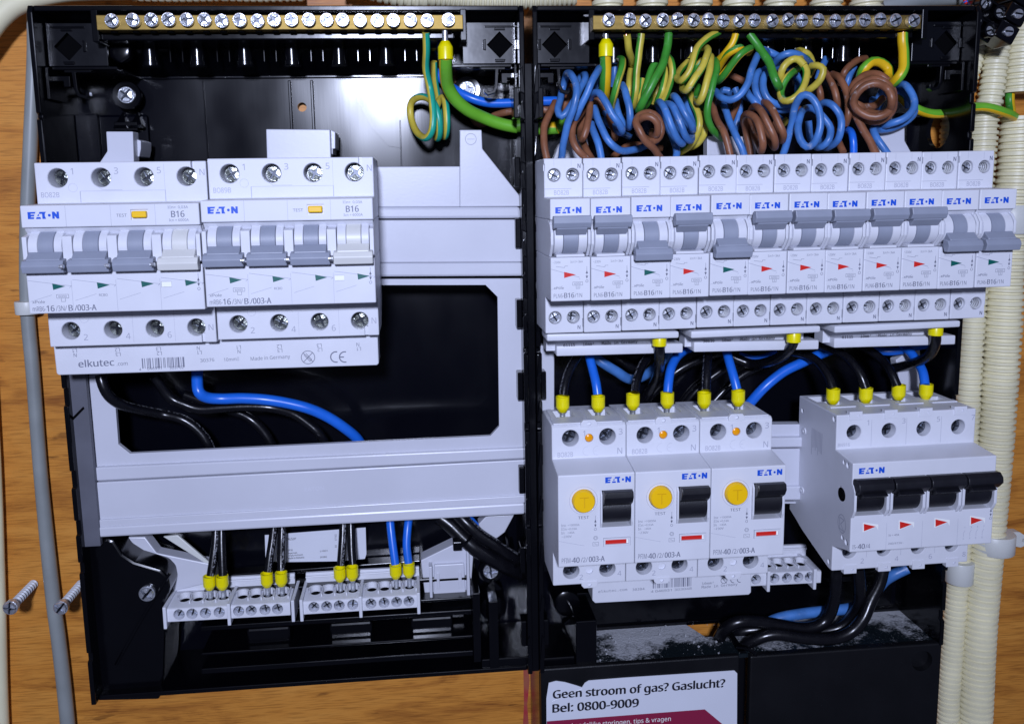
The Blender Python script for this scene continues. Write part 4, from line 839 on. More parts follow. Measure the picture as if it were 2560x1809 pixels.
terminal_block(g(1185, 912), g(2150, 852), [g(x, y) for x, y in ((1290, 838), (1392, 832), (1492, 826), (1600, 819), (1745, 810), (1850, 804), (1950, 797), (2048, 788))], [g(x, y) for x, y in ((1300, 680), (1405, 672), (1497, 668), (1600, 660), (1750, 652), (1852, 645), (1945, 640), (2050, 632))],
               'white screw terminal block holding two blue wires, right of the pair below the carrier', 60, [0, 29.4, 58.6])
terminal_block((1850, 1466), (2056, 1456), [(1890, 1444), (1936, 1443), (1967, 1441), (1996, 1439), (2024, 1437)], [(1918, 1396), (1946, 1394), (1973, 1392), (2003, 1390)], 'white screw terminal block right of the three devices, partly behind them', 60, [14.0, 39.4])
# ================================================================== wires
GN = {'gy': (YW, GW), 'oy': (OW, GW), 'ty': (YW, TEAL), 'ly': (OW, LG), 'gg': (OW, LG)}
gc = 'coiled spare wires above the breakers'
def wire(label, col, Z, pts, r=1.72, ph=0.0, group=None, half=6, name=None, Zs=None):
    P = []
    for p in pts:
        z = Z
        if len(p) == 4: z = p[3]
        x, zz, d = z(p[0], p[1], p[2]); P.append((x, d, zz))
    m = GN.get(col, col); cat = 'wire'
    t = thing(name or 'wire', label, cat, (0, 0, 0), group=group)
    b = MB(); n = 12
    Q = cr(P)
    if group == gc:                                   # hand-bent: slight wobble of line and thickness
        sd = random.uniform(0, 50); Q = [q+Vector((math.sin(i*.37+sd)*.22+math.sin(i*.91+sd)*.1, math.sin(i*.29+sd*2)*.25, math.sin(i*.43+sd*3)*.2)) for i, q in enumerate(Q)]
    b.tube(Q, r, n, ph, stripe=(set(range(half)) if isinstance(m, tuple) else None))
    if m is BPRINT: 
        b.m = [1 if (k % n) == 0 else 0 for k in range(len(b.f))]; m = (BW, BPRINT)
    b.build('insulation', m, t); return t, P
def ferrule(t, x, d, z, s=1, k=1.0, pin=STEEL):        # s = +1 cup opens upwards
    b = MB(); pr = [(0, 1.5), (.3, 1.9), (2.4, 3.1), (2.6, 3.15), (7.6, 3.15), (7.6, 2.6), (4, 2.5), (4, .2)]
    b.lathe([(s*h*k, r*k) for h, r in pr], (x, d, z), 'z', n=24, caps=False); b.build('ferrule', FERR, t)
    b = MB(); b.lathe([(-s*5.5*k, 1.25*k), (0, 1.25*k)], (x, d, z), 'z', n=14); b.build('ferrule_pin', pin, t)
def bare(t, x, d, z, h, r=.8): b = MB(); b.lathe([(0, r), (h, r)], (x, d, z), 'z', n=12); b.build('bare_copper', COPPER, t)
A = zone(1300, 0, 3.244); B = zone(1860, 0, 3.244); L2 = zone(650, 0, 3.244); Cz = zone(1330, 680, 3.827); Dz = zone(1880, 680, 3.827)
Ez = zone(0, 740, 3.244); Fz = zone(650, 740, 3.244); H = zone(1000, 1200, 2.664); J = zone(1860, 1300, 3.187); K = zone(1330, 1380, 3.427)
gc = 'coiled spare wires above the breakers'
def W(label, col, Z, pts, **k): return wire(label, col, Z, pts, group=gc, **k)
# -- left box, top
t, P = wire('teal and yellow earth wire hanging in a small loop from the left bar', 'ty', L2, [(1345, 262, 16), (1350, 400, 12), (1345, 560, 6), (1375, 700, 2), (1395, 820, 4), (1405, 950, 6), (1390, 1070, 6), (1340, 1120, 2), (1270, 1070, -6), (1225, 960, -12), (1222, 850, -12), (1270, 795, -8), (1340, 790, -4), (1410, 840, 2), (1450, 960, 4), (1455, 1080, 2), (1435, 1120, -4), (1410, 1000, -14), (1440, 850, -12), (1490, 790, -8), (1512, 900, -4), (1515, 1040, -4), (1495, 1110, -10), (1465, 1000, -18), (1440, 800, -18), (1415, 640, -14), (1408, 500, -10)], r=1.75, ph=-.2)
bare(t, P[0][0], 15.5, P[0][2]-.6, 4)
t, P = wire('thick green and yellow wire with yellow ferrule crossing to the right box', 'gg', L2, [(1505, 462, 17), (1505, 560, 13), (1520, 690, 6), (1580, 800, 2), (1680, 890, -2), (1800, 950, -6), (1930, 1000, -8), (2060, 1030, -9), (2200, 1045, -10), (2400, 1040, -10), (180, 1040, -10, A), (300, 1030, -12, A), (380, 980, -16, A)], r=3.1, ph=-.85, half=8)
ferrule(t, P[0][0], P[0][1], P[0][2]+7.0, -1, 1.1)
wire('dark blue wire crossing the enclosure seam beside the thick earth wire', BLUEN, L2, [(1370, 520, -18), (1480, 650, -16), (1600, 740, -12), (1720, 800, -10), (1850, 835, -10), (2000, 838, -10), (2180, 825, -10), (2400, 820, -10), (200, 830, -12, A)], r=2.3)
wire('dull brown wire passing below the blue one at the seam', BROWN, L2, [(1530, 560, -20), (1600, 690, -20), (1760, 1000, -20), (1900, 940, -16), (2010, 910, -12), (2180, 895, -10), (2450, 890, -10), (280, 870, -12, A)], r=1.8)
# -- right box, earth wires
t, P = W('green and yellow wire with yellow ferrule at the first screw of the right bar', 'oy', A, [(697, 445, 14), (695, 560, 12), (690, 660, 10), (680, 760, 4), (690, 830, -6)], r=2.7, ph=2.9)
ferrule(t, P[0][0], P[0][1], P[0][2]+7.2, -1, 1.08)
t, P = W('yellow earth wire under the second bar screw, bending right', 'gy', A, [(862, 285, 14), (880, 400, 10), (912, 500, 2), (905, 540, -6), (885, 640, 0), (885, 760, 2), (895, 840, -4)], ph=1.2, half=4); bare(t, P[0][0], P[0][1], P[0][2]-.5, 4)
t, P = W('straight half green half yellow wire under the third bar screw', 'gy', A, [(978, 275, 14), (965, 430, 14), (950, 600, 14), (930, 760, 14), (915, 860, 8), (940, 840, 0), (980, 740, -4), (985, 640, -6)], ph=2.7); bare(t, P[0][0], P[0][1], P[0][2]-.5, 4)
W('yellow wire arching left of the straight earth wires', 'gy', A, [(745, 860, 6), (765, 770, 14), (800, 640, 16), (830, 520, 12), (828, 480, 6), (800, 500, -6), (790, 600, -10)], ph=.3, half=4)
t, P = W('plain green wire running diagonally down left from the fourth screw', GW, A, [(1213, 268, 14), (1190, 400, 16), (1140, 560, 22), (1065, 700, 24), (1000, 820, 22), (960, 895, 16), (985, 880, 8), (1035, 830, 2), (1050, 750, -4)], r=1.95); bare(t, P[0][0], P[0][1], P[0][2]-.5, 4)
W('dark green wire behind the diagonal green one', GW, A, [(1100, 500, -2), (1060, 590, 0), (1020, 720, 2), (1000, 800, 0)])
W('green and yellow hairpin wire right of the diagonal green one', 'gy', A, [(1180, 500, 0), (1175, 620, 4), (1150, 740, 6), (1120, 830, 2), (1160, 820, 4), (1205, 720, 8), (1232, 600, 10), (1225, 500, 8), (1205, 470, 0)], ph=2.9)
W('short yellow strand behind the green hairpin', 'gy', A, [(1130, 660, -6), (1105, 750, -4), (1085, 840, -6)], ph=3, half=3)
t, P = W('yellow wire coiled diagonally in four turns under the sixth screws', 'gy', A, [(1605, 258, 14), (1530, 300, 18), (1450, 380, 20), (1410, 480, 22), (1370, 580, 22), (1310, 650, 20), (1275, 640, 12), (1300, 570, 2), (1370, 490, -2), (1440, 410, 2), (1510, 385, 12), (1520, 430, 20), (1480, 540, 24), (1410, 650, 26), (1350, 730, 24), (1315, 720, 14), (1350, 640, 4), (1430, 540, 0), (1520, 460, 4), (1550, 470, 14), (1540, 570, 20), (1500, 700, 22), (1455, 820, 20), (1430, 800, 10), (1440, 700, 0)], ph=.1, half=5)
W('green and yellow wire falling from the coil to the breakers', 'gy', A, [(1540, 520, -4), (1585, 490, 6), (1590, 560, 14), (1560, 700, 18), (1530, 850, 18), (1520, 960, 16), (1560, 1060, 12), (1630, 1110, 4), (1720, 1140, -4), (1800, 1130, -8)], ph=3.3, half=6)
W('pale green wire end under the fifth screw', LG, A, [(1476, 275, 12), (1478, 340, 8), (1440, 420, 0)])
W('yellow wire bulging between two blue coils', 'gy', A, [(1370, 740, 4), (1400, 830, 10), (1440, 920, 14), (1450, 1020, 16), (1420, 1120, 14), (1360, 1200, 8), (1300, 1240, 0)], ph=3.6, half=3)
W('second yellow wire bulging behind the first', 'gy', A, [(1470, 920, 0), (1495, 1010, 4), (1490, 1090, 4), (1430, 1170, 0), (1380, 1200, -4)], ph=3.6, half=3)
t, P = W('orange-yellow and green wire looped twice toward the lower left', 'oy', A, [(1745, 275, 14), (1722, 350, 14), (1670, 430, 12), (1610, 500, 6), (1560, 600, -2), (1580, 590, 0), (1640, 500, 8), (1720, 420, 16), (1785, 385, 16), (1790, 410, 6), (1730, 500, 0), (1650, 600, 0), (1600, 660, 6), (1650, 620, 14), (1720, 520, 18), (1800, 430, 20), (1865, 395, 16), (1850, 430, 6)], ph=.5, half=5); bare(t, P[0][0], P[0][1], P[0][2]-.5, 4)
t, P = W('green wire dropping right into a tilted yellow ring', GW, B, [(50, 282, 14), (120, 380, 16), (190, 490, 20), (235, 600, 24), (270, 680, 26), (290, 715, 20)], r=1.95); bare(t, P[0][0], P[0][1], P[0][2]-.5, 4)
W('tilted ring of yellow wire with a green strand across it', 'gy', B, [(520, 620, -2), (560, 560, 0), (540, 470, 2), (490, 420, 4), (430, 415, 0), (470, 500, 20), (505, 570, 24), (495, 660, 26), (450, 750, 28), (390, 805, 28), (330, 815, 26), (300, 770, 22), (315, 700, 20), (350, 630, 20), (400, 580, 14), (440, 560, 4)], ph=-.1, half=6)
W('upper arc of the yellow wire ring beside the green wire', 'gy', B, [(300, 690, 14), (290, 620, 18), (320, 540, 20), (380, 485, 20), (440, 480, 22), (495, 530, 24)], ph=3.4, half=2)
W('yellow hook of wire right of the tilted ring', 'gy', B, [(540, 540, 8), (590, 535, 12), (640, 560, 14), (625, 630, 14), (580, 690, 12), (520, 740, 8), (480, 750, 0)], ph=3.4, half=2)
t, P = W('thick light green and orange wire hooked under the right end of the bar', 'ly', B, [(1290, 268, 14), (1290, 350, 14), (1298, 450, 16), (1292, 550, 18), (1255, 630, 18), (1200, 680, 12), (1180, 640, 4), (1165, 560, 0), (1110, 510, 0), (1040, 505, 0), (975, 560, 0), (950, 620, -4)], r=2.45, ph=0); bare(t, P[0][0], P[0][1], P[0][2]-.6, 4.4, 1.2)
wire('green and yellow wire leaving through the round hole to the conduits', 'ly', B, [(1250, 760, -10), (1320, 830, -8), (1400, 885, -6), (1480, 915, -7), (1560, 925, -8), (1650, 915, -9), (1760, 885, -10), (1885, 868, -12), (1980, 872, -11), (2080, 900, -10), (2160, 930, -12), (2210, 965, -18), (2230, 1010, -24)], r=2.35, ph=-.5, half=8)
wire('orange and green wire showing in the torn gap of the right conduit', 'oy', B, [(2160, 720, -22), (2155, 820, -20), (2165, 900, -22), (2170, 980, -24)], r=2.3, ph=2.9)
# -- blue coils
W('blue wire with two long loops at the left end of the right box', BLUEW, A, [(330, 1290, 16), (355, 1150, 22), (395, 1000, 26), (430, 880, 28), (455, 760, 28), (445, 660, 24), (405, 598, 16), (370, 610, 6), (345, 720, 2), (325, 820, 6), (310, 900, 12), (335, 945, 14), (390, 890, 14), (450, 800, 10), (500, 700, 6), (530, 630, 2), (505, 600, -6), (470, 680, -10)])
W('blue wire leaning right beside the ferruled earth wire', BLUEW, A, [(440, 960, 16), (480, 880, 20), (540, 770, 22), (590, 660, 22), (625, 580, 18), (640, 560, 8), (635, 640, 0), (610, 740, -4)])
W('short blue strand behind the ferruled earth wire', BLUEW, A, [(772, 510, -8), (770, 600, -8), (760, 700, -10)])
W('blue wire making a wavy loop over the second breaker', BLUEW, A, [(570, 800, 8), (590, 760, 14), (640, 752, 20), (690, 820, 24), (740, 930, 26), (800, 1000, 26), (830, 1060, 22), (800, 1070, 12), (740, 1010, 4), (690, 900, 0)])
W('blue wire sagging low between second and third breakers', BLUEW, A, [(605, 870, 6), (625, 960, 12), (680, 1080, 16), (750, 1170, 18), (830, 1225, 16), (930, 1215, 10), (1020, 1180, 2), (1100, 1150, -6)])
W('pale blue wire end entering the second breaker', BLUEW, A, [(580, 1000, 10), (605, 1090, 16), (635, 1170, 20), (655, 1290, 22)])
W('blue wire hairpin under the yellow arch', BLUEW, A, [(780, 820, 0), (790, 900, 6), (830, 990, 10), (880, 1030, 14), (895, 990, 20), (885, 860, 20), (850, 740, 16), (830, 690, 8)])
W('blue wire coiled in four slanted turns above the fourth breaker', BLUEW, A, [(1262, 1290, 18), (1262, 1200, 14), (1200, 1020, 4), (1120, 860, 10), (1140, 830, 20), (1190, 920, 28), (1230, 1040, 30), (1280, 1130, 28), (1320, 1165, 22), (1300, 1080, 8), (1230, 930, 6), (1190, 850, 14), (1230, 860, 24), (1290, 980, 28), (1340, 1090, 28), (1385, 1135, 22), (1380, 1040, 8), (1300, 880, 6), (1240, 790, 14), (1270, 800, 22), (1330, 900, 26), (1380, 990, 26), (1400, 1060, 20), (1390, 960, 10), (1340, 800, 4)])
W('long blue wire curving down left beside the green diagonal', BLUEW, A, [(2060, 560, -6), (2000, 420, 4), (1935, 440, 14), (1890, 550, 20), (1850, 670, 22), (1785, 770, 22), (1700, 815, 20), (1630, 790, 16), (1590, 740, 8)])
W('small blue loop above the sixth breaker', BLUEW, A, [(1640, 790, 0), (1640, 740, 6), (1680, 740, 8), (1690, 800, 2)])
W('blue wire descending into the sixth breaker', BLUEW, A, [(1655, 850, 4), (1690, 960, 12), (1740, 1080, 18), (1790, 1180, 20), (1825, 1290, 20)])
W('thin blue strand crossing behind the brown wires', BLUEW, A, [(1740, 720, -8), (1780, 850, -6), (1760, 1000, -4), (1740, 1080, -6)])
W('short blue strand left of the three brown arcs', BLUEW, A, [(1835, 740, 8), (1880, 800, 14), (1930, 850, 16), (1990, 900, 8)])
W('blue arc over the tilted yellow ring', BLUEW, B, [(150, 405, 0), (230, 440, 2), (300, 480, 0), (250, 520, 6), (300, 460, 14), (380, 435, 16), (450, 450, 14), (510, 490, 8), (560, 540, -2)])
W('large round blue coil around the yellow ring', BLUEW, B, [(170, 560, 2), (110, 600, 10), (95, 700, 14), (120, 790, 16), (180, 860, 16), (270, 895, 14), (370, 885, 8), (430, 820, 0), (440, 680, -8), (400, 580, -8), (330, 545, -6), (230, 560, 6), (170, 610, 14), (150, 700, 18), (190, 790, 20), (270, 845, 20), (360, 850, 16), (430, 800, 6), (440, 650, -4), (380, 550, -6)])
W('front blue coil standing upright over the eighth breaker', BLUEW, B, [(310, 1290, 18), (350, 1140, 22), (390, 980, 26), (420, 850, 30), (470, 775, 34), (530, 775, 36), (585, 850, 38), (620, 960, 38), (610, 1070, 38), (570, 1160, 36), (510, 1190, 34), (455, 1140, 32), (435, 1040, 30), (455, 940, 26), (500, 880, 18), (570, 890, 14), (640, 960, 16), (700, 1040, 18), (690, 1130, 20), (640, 1185, 18), (580, 1190, 10), (530, 1100, 4), (520, 980, 4)])
W('blue coil turn just right of the upright front coil', BLUEW, B, [(600, 900, 6), (640, 840, 12), (710, 850, 18), (770, 920, 20), (790, 1020, 22), (765, 1130, 20), (700, 1190, 14), (640, 1180, 4), (610, 1060, -4)])
W('bright blue wire end beside a cut brown end over the ninth breaker', BLUEN, B, [(825, 1050, 8), (865, 1070, 16), (885, 1130, 20), (885, 1290, 20)])
W('blue strand rising behind the brown arcs to the posts', BLUEW, B, [(660, 470, -12), (625, 560, -10), (600, 640, -12)])
W('blue strand behind the big brown ring on its left', BLUEW, B, [(890, 540, -10), (850, 640, -8), (820, 740, -10)])
W('blue coil of three turns at the right of the big brown ring', BLUEW, B, [(1040, 800, -6), (1050, 880, -10), (1150, 700, -6), (1240, 690, 4), (1320, 700, 12), (1375, 780, 16), (1375, 880, 18), (1300, 960, 18), (1200, 1000, 16), (1110, 1010, 8), (1080, 900, -8), (1150, 760, -10), (1260, 740, 0), (1350, 800, 6), (1385, 900, 8), (1320, 985, 10), (1210, 1035, 10), (1100, 1050, 10), (1050, 1040, 14), (1080, 1120, 18), (1130, 1200, 20), (1190, 1290, 20)], r=1.8)
W('second blue inner turn behind the big brown ring', BLUEW, B, [(1080, 900, -14), (1060, 830, -14), (1100, 790, -14)])
W('blue strand low in the gap near the round hole', BLUEW, B, [(1290, 740, -4), (1320, 800, -2), (1330, 870, -4)], r=1.4)
# -- brown
W('brown wire bowing outwards into the first breaker', BROWN, A, [(280, 830, 2), (235, 930, 10), (200, 1040, 16), (192, 1160, 20), (215, 1290, 22)])
W('brown wire with a slim loop over the first breaker', BROWN, A, [(540, 1290, 20), (470, 1220, 22), (425, 1120, 20), (440, 1010, 16), (490, 920, 8), (540, 850, 2), (570, 840, 6), (560, 950, 14), (530, 1060, 18), (500, 1130, 16), (490, 1080, 6), (510, 980, 0), (560, 880, -6)])
W('brown strand behind the blue loops at far left', BROWN, A, [(400, 680, -6), (390, 780, -8), (350, 880, -10), (320, 900, -12)])
W('brown wire end under the wavy blue loop', BROWN, A, [(600, 840, -2), (640, 810, 0), (700, 900, 0), (740, 1000, 4), (765, 1080, 8), (770, 1120, 2)])
W('brown wire end leaning into the second breaker', BROWN, A, [(500, 1150, 6), (540, 1230, 14), (580, 1290, 18)])
W('brown wire rolled into a small ring above the third breaker', BROWN, A, [(1140, 1290, 20), (1090, 1210, 26), (1010, 1130, 30), (960, 1050, 30), (935, 1000, 28), (970, 940, 24), (1050, 915, 22), (1120, 950, 22), (1150, 1030, 22), (1130, 1110, 22), (1080, 1150, 24), (1030, 1140, 20), (975, 1090, 14), (955, 1000, 22), (1000, 955, 28), (1060, 955, 30), (1110, 1000, 30), (1115, 1070, 28), (1080, 1110, 20), (1070, 1070, 8)])
W('brown wire straight down into the fifth breaker', BROWN, A, [(1560, 800, -2), (1575, 900, 6), (1610, 1000, 12), (1660, 1100, 18), (1720, 1290, 20)])
W('brown strand leaning left above the fifth breaker', BROWN, A, [(1785, 780, -2), (1740, 890, 2), (1690, 1000, 4), (1650, 1050, 2)])
W('brown wire coiled in four arcs above the seventh breaker', BROWN, A, [(1880, 1290, 4), (1860, 1180, 4), (1830, 1060, 4), (1810, 980, 8), (1840, 925, 18), (1900, 950, 26), (1950, 1060, 30), (1970, 1180, 30), (1950, 1220, 20), (1900, 1100, 6), (1870, 950, 6), (1890, 870, 16), (1950, 890, 26), (2020, 1010, 30), (2065, 1140, 30), (2055, 1190, 20), (2000, 1060, 6), (1960, 900, 6), (1975, 830, 16), (2030, 870, 24), (2090, 980, 28), (2135, 1090, 28), (2125, 1140, 18), (2070, 1000, 6)])
W('thick brown ring of three turns, largest coil in the right box', BROWN, B, [(1090, 1290, 20), (1020, 1140, 20), (940, 1010, 20), (885, 900, 20), (870, 780, 18), (900, 680, 14), (980, 615, 10), (1080, 605, 8), (1170, 660, 10), (1215, 760, 14), (1210, 870, 18), (1150, 950, 20), (1060, 985, 20), (970, 960, 18), (900, 880, 16), (885, 780, 20), (920, 700, 22), (1000, 655, 22), (1090, 650, 22), (1170, 700, 24), (1200, 790, 28), (1180, 890, 30), (1110, 945, 30), (1020, 950, 28), (930, 900, 26), (890, 830, 26), (920, 745, 28), (990, 690, 30), (1080, 680, 32), (1160, 725, 32), (1205, 800, 34), (1190, 880, 30), (1100, 930, 18), (960, 900, 10), (900, 830, 12), (960, 865, 12), (1060, 860, 10), (1120, 800, 6)], r=1.85)
W('brown arc left of the big ring, front one of two', BROWN, B, [(720, 600, 0), (770, 630, 8), (820, 720, 14), (848, 830, 18), (848, 930, 20), (825, 1010, 16)])
W('brown arc left of the big ring, rear one of two', BROWN, B, [(650, 590, -4), (700, 650, 2), (740, 740, 6), (765, 840, 6), (765, 900, 0)])
W('brown wire arching up to the posts above the ring', BROWN, B, [(985, 478, -8), (920, 490, -4), (850, 540, -2), (800, 610, -2), (780, 680, -8)])
W('brown strand behind the yellow hook', BROWN, B, [(590, 680, -6), (620, 760, -4), (625, 830, -6)])
W('brown strand low behind the tilted ring at left', BROWN, A, [(1700, 600, -14), (1780, 640, -14), (1880, 690, -14), (1950, 690, -16)])
W('cut brown wire end with bare tip over the ninth breaker', BROWN, B, [(700, 1000, 0), (760, 1130, 8), (800, 1240, 14)])
# dim back layer so the bundle has depth
for k, (lab, m, pts) in enumerate([('dark blue strand deep behind the first coils', BLUEW, [(500, 900, -18), (700, 1000, -18), (900, 1120, -16)]), ('brown strand deep behind the second breaker coils', BROWN, [(720, 1290, -6), (900, 1180, -12), (1150, 1200, -14)]),
                                 ('green strand deep behind the slanted blue coil', GW, [(1300, 900, -16), (1450, 860, -16), (1560, 960, -16)]), ('blue strand deep behind the brown arcs', BLUEW, [(1700, 760, -16), (1900, 820, -18), (2150, 1000, -16)]),
                                 ('yellow strand deep behind the brown arcs', YW, [(1900, 1130, -14), (2080, 1050, -12), (2170, 970, -10)]), ('brown strand deep under the yellow ring', BROWN, [(2090, 780, -16), (2150, 830, -14), (2300, 900, -16)])]):
    W(lab, m, A, pts)
# -- left window
wire('black printed cable curving down across the left window', BPRINT, Ez, [(815, 640, 13), (835, 720, 14), (885, 810, 13), (980, 878, 10), (1120, 920, 4), (1300, 955, -4), (1480, 1000, -4), (1610, 1090, -4), (1690, 1200, -4), (1720, 1300, -6)], r=2.5, ph=1.6)
wire('black printed cable rising over the left window just below the blue one', BPRINT, Ez, [(1250, 650, 2), (1380, 820, 0), (1500, 880, 0), (1620, 915, 0), (1800, 905, 0), (2000, 895, 0), (2200, 905, 0), (2370, 950, -2), (2500, 1035, -2), (2600, 1130, -2), (2680, 1280, -6)], r=2.5, ph=1.6)
wire('short black printed cable in the middle of the left window', BPRINT, Ez, [(1500, 800, -12), (1750, 890, -10), (1930, 945, -10), (2050, 1010, -9), (2140, 1100, -9), (2200, 1200, -9), (2240, 1300, -10)], r=2.4, ph=1.6)
wire('bright blue cable sweeping across the left window', BLUEN, Ez, [(1600, 560, 4), (1600, 700, 8), (1615, 780, 10), (1680, 822, 8), (1800, 832, 6), (1960, 828, 6), (2140, 838, 6), (2320, 865, 5), (2500, 910, 4), (2650, 975, 2), (2790, 1065, 0), (2900, 1160, -4), (2960, 1280, -8)], r=2.7)
# -- lower left, into the terminal blocks
for lab, m, pts, fx in (('first black printed wire into the left terminal block', BPRINT, [(510, 200), (505, 330), (488, 470), (468, 600)], (462, 712)), ('second black wire into the left terminal block', BW, [(555, 200), (556, 330), (560, 470), (565, 600)], (565, 710)),
                        ('third black printed wire into the left terminal block', BPRINT, [(975, 180), (960, 320), (940, 450), (925, 570)], (920, 690)), ('fourth black printed wire into the left terminal block', BPRINT, [(1040, 180), (1035, 300), (1030, 450), (1030, 560)], (1035, 682)),
                        ('black printed wire left in the right terminal block', BPRINT, [(1525, 150), (1522, 270), (1514, 400), (1505, 520)], (1500, 645)), ('plain black wire second in the right terminal block', BW, [(1585, 150), (1588, 270), (1592, 400), (1600, 510)], (1600, 636)),
                        ('blue wire third in the right terminal block', BLUEN, [(1895, 130), (1905, 240), (1922, 380), (1940, 510)], (1945, 622)), ('blue wire fourth in the right terminal block', BLUEN, [(2050, 130), (2038, 220), (2030, 360), (2045, 500)], (2050, 612))):
    t, P = wire(lab, m, G, [(x, y, d) for (x, y), d in zip(pts, (-8, -5, -2, .5))], r=2.15, ph=.3, group='ferruled wires in the lower terminal blocks'); x, z, d = G(fx[0], fx[1], 1.2); ferrule(t, x, 1.2, z, 1, .98)
wire('thick black cable swinging down right to the seam', BW, H, [(260, 240, -8), (340, 300, -6), (410, 370, -4), (500, 450, -2), (610, 520, -2), (720, 575, -4), (800, 610, -8), (880, 640, -14)], r=4.2)
wire('thinner black printed cable beside the thick one', BPRINT, H, [(380, 220, -4), (450, 290, -1), (540, 370, 0), (650, 440, 0), (740, 500, -2), (840, 560, -8), (900, 570, -12)], r=3.3, ph=1.0)
wire('blue cable following the two black cables to the seam', BLUEN, H, [(440, 230, -8), (500, 300, -8), (590, 380, -8), (660, 440, -8), (740, 500, -10)], r=2.2)
x, z, d = H(420, 400, 0)
t = thing('cable_tie', 'black cable tie around the black cables at the lower seam', 'cable tie', (x, 0, z)); b = MB(); b.tube([(4.2*math.cos(a*.4), 5.2*math.sin(a*.4), 3*math.cos(a*.4)) for a in range(17)], .8, 6); b.build('strap', BLACK, t); bar(t, 'tie_head', BLACK, -5.4, -1, -1, 5, -3.4, 1.4, .4)
# -- right box, middle: into the residual current devices
gm = 'ferruled wires entering the right devices'
for lab, m, pts, fx in (('black wire into the left terminal of the first device', BPRINT, [(460, 740, 4), (420, 830, 12), (355, 950, 18), (315, 1080, 22), (300, 1180, 24)], (293, 1340)), ('blue wire into the right terminal of the first device', BLUEN, [(535, 740, 10), (555, 830, 14), (585, 950, 18), (612, 1060, 22), (628, 1170, 24)], (633, 1335)),
                        ('black wire into the left terminal of the second device', BPRINT, [(1180, 730, 2), (1120, 800, 8), (1050, 900, 14), (1005, 1020, 20), (985, 1150, 24)], (965, 1315)), ('blue wire into the right terminal of the second device', BLUEN, [(1520, 720, 0), (1450, 755, 6), (1380, 820, 12), (1330, 920, 18), (1308, 1040, 22), (1298, 1150, 24)], (1293, 1300)),
                        ('black wire into the left terminal of the third device', BPRINT, [(1690, 720, 8), (1680, 830, 14), (1672, 960, 20), (1665, 1130, 24)], (1645, 1300)), ('blue wire into the right terminal of the third device', BLUEN, [(1850, 700, 8), (1870, 790, 12), (1900, 900, 18), (1935, 1020, 22), (1960, 1120, 24)], (1970, 1280))):
    x, z, d = Cz(fx[0], fx[1], 24); t, P = wire(lab, m, Cz, pts, r=2.25, ph=4.4, group=gm); ferrule(t, x, 24, z, 1, 1.04)
for lab, m, pts, fx in (('black wire into the first pole of the main switch', BW, [(350, 760, 0), (500, 785, 6), (620, 850, 12), (700, 950, 18), (745, 1040, 22), (768, 1110, 24)], (772, 1262)), ('black wire into the second pole of the main switch', BW, [(600, 690, 0), (760, 730, 6), (890, 800, 12), (980, 900, 18), (1045, 1000, 22), (1085, 1110, 24)], (1085, 1252)),
                        ('black wire into the third pole of the main switch', BW, [(1020, 700, 0), (1150, 765, 6), (1250, 850, 12), (1330, 960, 20), (1390, 1090, 24)], (1398, 1222)), ('blue wire into the fourth pole of the main switch', BLUEN, [(1440, 700, 2), (1520, 775, 8), (1590, 870, 14), (1635, 960, 20), (1655, 1080, 24)], (1660, 1215))):
    x, z, d = Dz(fx[0], fx[1], 23); t, P = wire(lab, m, Dz, pts, r=2.25, group=gm); ferrule(t, x, 23, z, 1, 1.04)
# fed from below into the comb busbars
for lab, Z, pts, fx in (('black wire under the left comb busbar with upturned yellow ferrule', Cz, [(1218, 690, 36), (1222, 800, 33), (1215, 920, 22), (1180, 1040, 6), (1100, 1180, -4), (1030, 1290, -8)], (1212, 600)), ('black wire under the middle comb busbar with upturned yellow ferrule', Dz, [(398, 655, 36), (370, 720, 33), (290, 800, 24), (150, 860, 12), (0, 880, 0), (-150, 830, -4)], (410, 545)),
                        ('black wire under the right comb busbar with upturned yellow ferrule', Dz, [(1755, 590, 36), (1752, 680, 34), (1700, 790, 28), (1600, 850, 18), (1480, 890, 6), (1350, 920, -2)], (1755, 505))):
    t, P = wire(lab, BW, Z, pts, r=2.55, group='wires into the comb busbars'); x, z, d = Z(fx[0], fx[1], 22)
    b = MB(); b.lathe([(-.6, 2.6), (-.6, 3.3), (5.0, 3.3), (7, 2)], P[0], 'z', n=24, caps=False); b.build('ferrule', FERR, t)
gb = 'loose wires behind the lower right devices'
